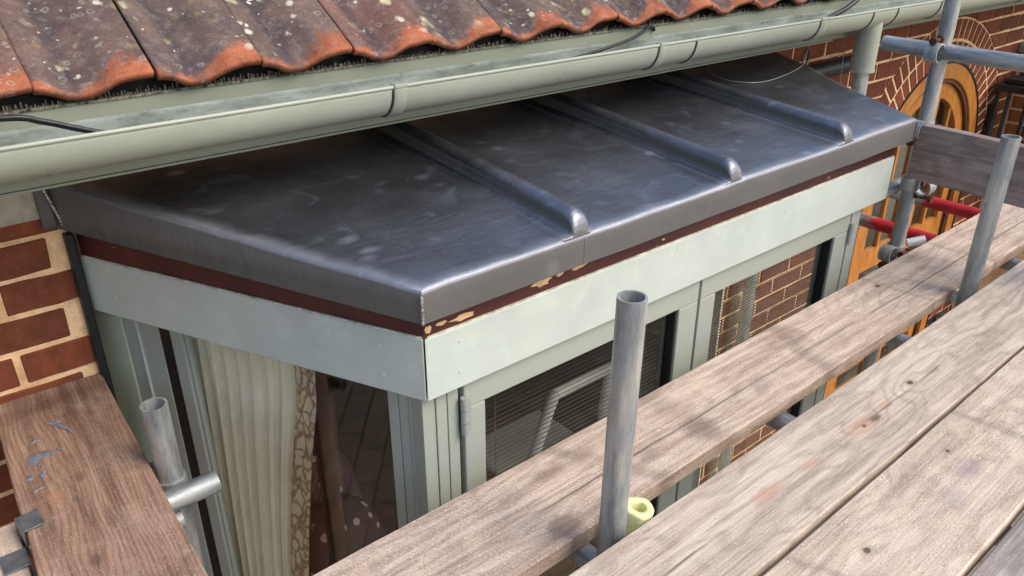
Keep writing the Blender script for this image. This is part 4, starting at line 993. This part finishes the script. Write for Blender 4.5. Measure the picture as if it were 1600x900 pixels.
def coupler(p, a1, a2, r=.0235, flip=1):
    """two sleeves and a body joining tubes along a1 and a2, bolt sticking out"""
    p = Vector(p); a1 = Vector(a1).normalized(); a2 = Vector(a2).normalized(); nn = a1.cross(a2).normalized()
    b = B()
    for c_, ax in ((p, a1), (p+nn*2*r*1.02, a2)):
        n_ = 20; oth = nn.cross(ax)
        ring = lambda rr, s: [c_+(nn*math.cos(2*math.pi*k/n_)+oth*math.sin(2*math.pi*k/n_))*rr+ax*s for k in range(n_)]
        vs = ring(r+.0005, -.02)+ring(r+.0055, -.02)+ring(r+.0065, 0)+ring(r+.0055, .02)+ring(r+.0005, .02); fs = []
        for j in range(4):
            for k in range(n_): fs.append((j*n_+k, j*n_+(k+1) % n_, (j+1)*n_+(k+1) % n_, (j+1)*n_+k))
        b.add(vs, fs, False)
    o = b.ob('coupler', 'galv', sc)
    for c_, ax, s_ in ((p, a1, -1), (p+nn*2*r*1.02, a2, 1)):
        oth = nn.cross(ax)*s_*flip
        q = c_+oth*(r+.012)
        B().path([q-nn*.020, q+nn*.020], .0065, 8).path([q+nn*.018, q+nn*.032], .0125, 6, smooth=False).path([q-nn*.016, q-nn*.024], .012, 6, smooth=False).ob('bolt', 'rust', o)
    return o
coupler((2.604-.048, 1.098, -.456), (0, 1, 0), (0, 0, 1), .0232, -1)
coupler((2.604, 1.1, -.875), (0, 0, 1), (-1, 0, 0), .0232)
coupler((2.604, 1.098, -.690), (0, 0, 1), (0, 1, 0), .0232)
coupler((2.604, 1.10, -1.112), (0, 0, 1), (0, 1, 0), .0235)
coupler((.308, 1.462, -1.112), (0, 0, 1), (1, 0, 0), .0245)
coupler((.826, .7155, -1.165), (0, 0, 1), (1, 0, 0), .0235)
coupler((2.318, .752, -1.165), (0, 0, 1), (1, 0, 0), .0235)
bh = B().path([(2.348, .795, -1.10), (2.352, .790, -1.062)], .013, 12).ob('bolt_head', 'screw', sc)
B().path([(2.66, 1.09, -1.10), (2.70, 1.05, -1.085)], .015, 12).ob('bolt_head', 'screw', sc)

# yellow foam tube pushed between the boards
fm = B(); n_ = 26
def foam(pts, r0, r1):
    pts = [Vector(p) for p in pts]; vs = []; fs = []; prev = None; order = [(i, r0) for i in range(len(pts))]+[(i, r1) for i in reversed(range(len(pts)))]
    for i, rr in order:
        d = (pts[min(i+1, len(pts)-1)]-pts[max(i-1, 0)]).normalized()
        a = Vector((1, 0, 0)); a = (a-d*a.dot(d)).normalized(); b = d.cross(a)
        for k in range(n_):
            t = 2*math.pi*k/n_; q = rr*(1+.05*math.sin(3*t+1)+.03*math.sin(5*t)); vs.append(pts[i]+(a*math.cos(t)+b*math.sin(t))*q)
    m_ = len(order)
    for j in range(m_):
        for k in range(n_): fs.append((j*n_+k, j*n_+(k+1) % n_, ((j+1) % m_)*n_+(k+1) % n_, ((j+1) % m_)*n_+k))
    return B().add(vs, fs, True)
fo_ = foam(smooth_pts([(.868, .733, -1.125), (.880, .728, -1.08), (.893, .724, -1.035), (.899, .722, -1.004)], 4), .0295, .0150).ob('foam_tube', 'foam')
tag(fo_, 'yellow foam tube poking up beside the middle scaffold pole', 'foam tube')

# ------------------------------------------------------------------ cables and wires
def cable(name, pts, r, mat, label, cat='cable', sub=None):
    b = B().path(smooth_pts(pts, 8), r, 8)
    if sub: b.path(smooth_pts([(x+sub[0], y+sub[1], z+sub[2]) for x, y, z in pts], 8), r, 8)
    tag(b.ob(name, mat), label, cat)
cable('cable', [(-.3, 1.53, -.325), (0, 1.515, -.333), (.195, 1.50, -.338), (.25, 1.498, -.352), (.30, 1.495, -.372), (.35, 1.49, -.388), (.47, 1.485, -.405), (.9, 1.49, -.418), (1.33, 1.487, -.418)], .0042, 'cable', 'thick twin black cable dropping into the gutter at the left', sub=(.0, -.010, .004))
cable('cable', [(1.20, 1.487, -.425), (1.355, 1.487, -.400), (1.507, 1.495, -.391), (1.648, 1.503, -.376), (1.730, 1.520, -.364), (1.775, 1.545, -.3585), (1.815, 1.5565, -.365), (1.82, 1.5575, -.375)], .0042, 'cable', 'single black cable rising out of the gutter to the roof edge')
cable('cable', [(2.50, 1.49, -.425), (2.619, 1.49, -.405), (2.728, 1.49, -.382), (2.82, 1.495, -.345), (2.95, 1.55, -.30), (3.1, 1.7, -.18)], .008, 'cable', 'thick black cable lifting over the gutter towards the tiles at top right')
cable('wire', [(2.40, 1.60, -.515), (2.453, 1.85, -.56), (2.36, 1.768, -.573), (2.292, 1.687, -.579), (2.277, 1.609, -.585), (2.335, 1.55, -.590), (2.452, 1.544, -.590), (2.644, 1.582, -.585), (2.70, 1.60, -.56), (2.712, 1.60, -.505)], .0013, 'wire', 'thin grey wire looping down onto the lead roof', 'wire')
cable('wire', [(2.925, 1.585, -.500), (2.945, 1.59, -.60), (2.976, 1.60, -.72)], .0014, 'wire', 'thin straight wire hanging from the eaves beside the downpipe', 'wire')
cable('wire', [(2.714, 1.60, -.50), (2.712, 1.605, -.53), (2.69, 1.61, -.555), (2.70, 1.60, -.59), (2.72, 1.60, -.56), (2.712, 1.60, -.535), (2.708, 1.60, -.60)], .0024, 'cable', 'short black tangle of wire hanging against the bricks left of the downpipe', 'wire')

# ------------------------------------------------------------------ lantern on the pier
ln = empty('wall_lantern', (5.33, 1.78, -1.62)); tag(ln, 'black iron wall lantern on the bricks right of the arched door, behind the toe board', 'lantern')
B().box(5.26, 5.50, 1.66, 1.875, -1.10, -1.06).box(5.30, 5.46, 1.70, 1.84, -1.06, -1.03).ob('lantern_top', 'iron', ln, .006)
for x in (5.275, 5.465):
    for y in (1.675, 1.84): B().box(x, x+.02, y, y+.02, -1.60, -1.101).ob('lantern_post', 'iron', ln, .002)
B().box(5.26, 5.50, 1.66, 1.875, -1.64, -1.60).ob('lantern_base', 'iron', ln, .006)
B().box(5.30, 5.46, 1.684, 1.688, -1.599, -1.102).ob('lantern_pane', 'glass', ln); B().box(5.279, 5.283, 1.70, 1.84, -1.599, -1.102).ob('lantern_pane', 'glass', ln)
B().box(5.33, 5.43, 1.876, 1.897, -1.5, -1.2).ob('lantern_bracket', 'iron', ln)
B().path([(5.38, 1.765, -1.60), (5.38, 1.765, -1.38)], [.03, .026], 12).ob('lantern_candle', 'white', ln)
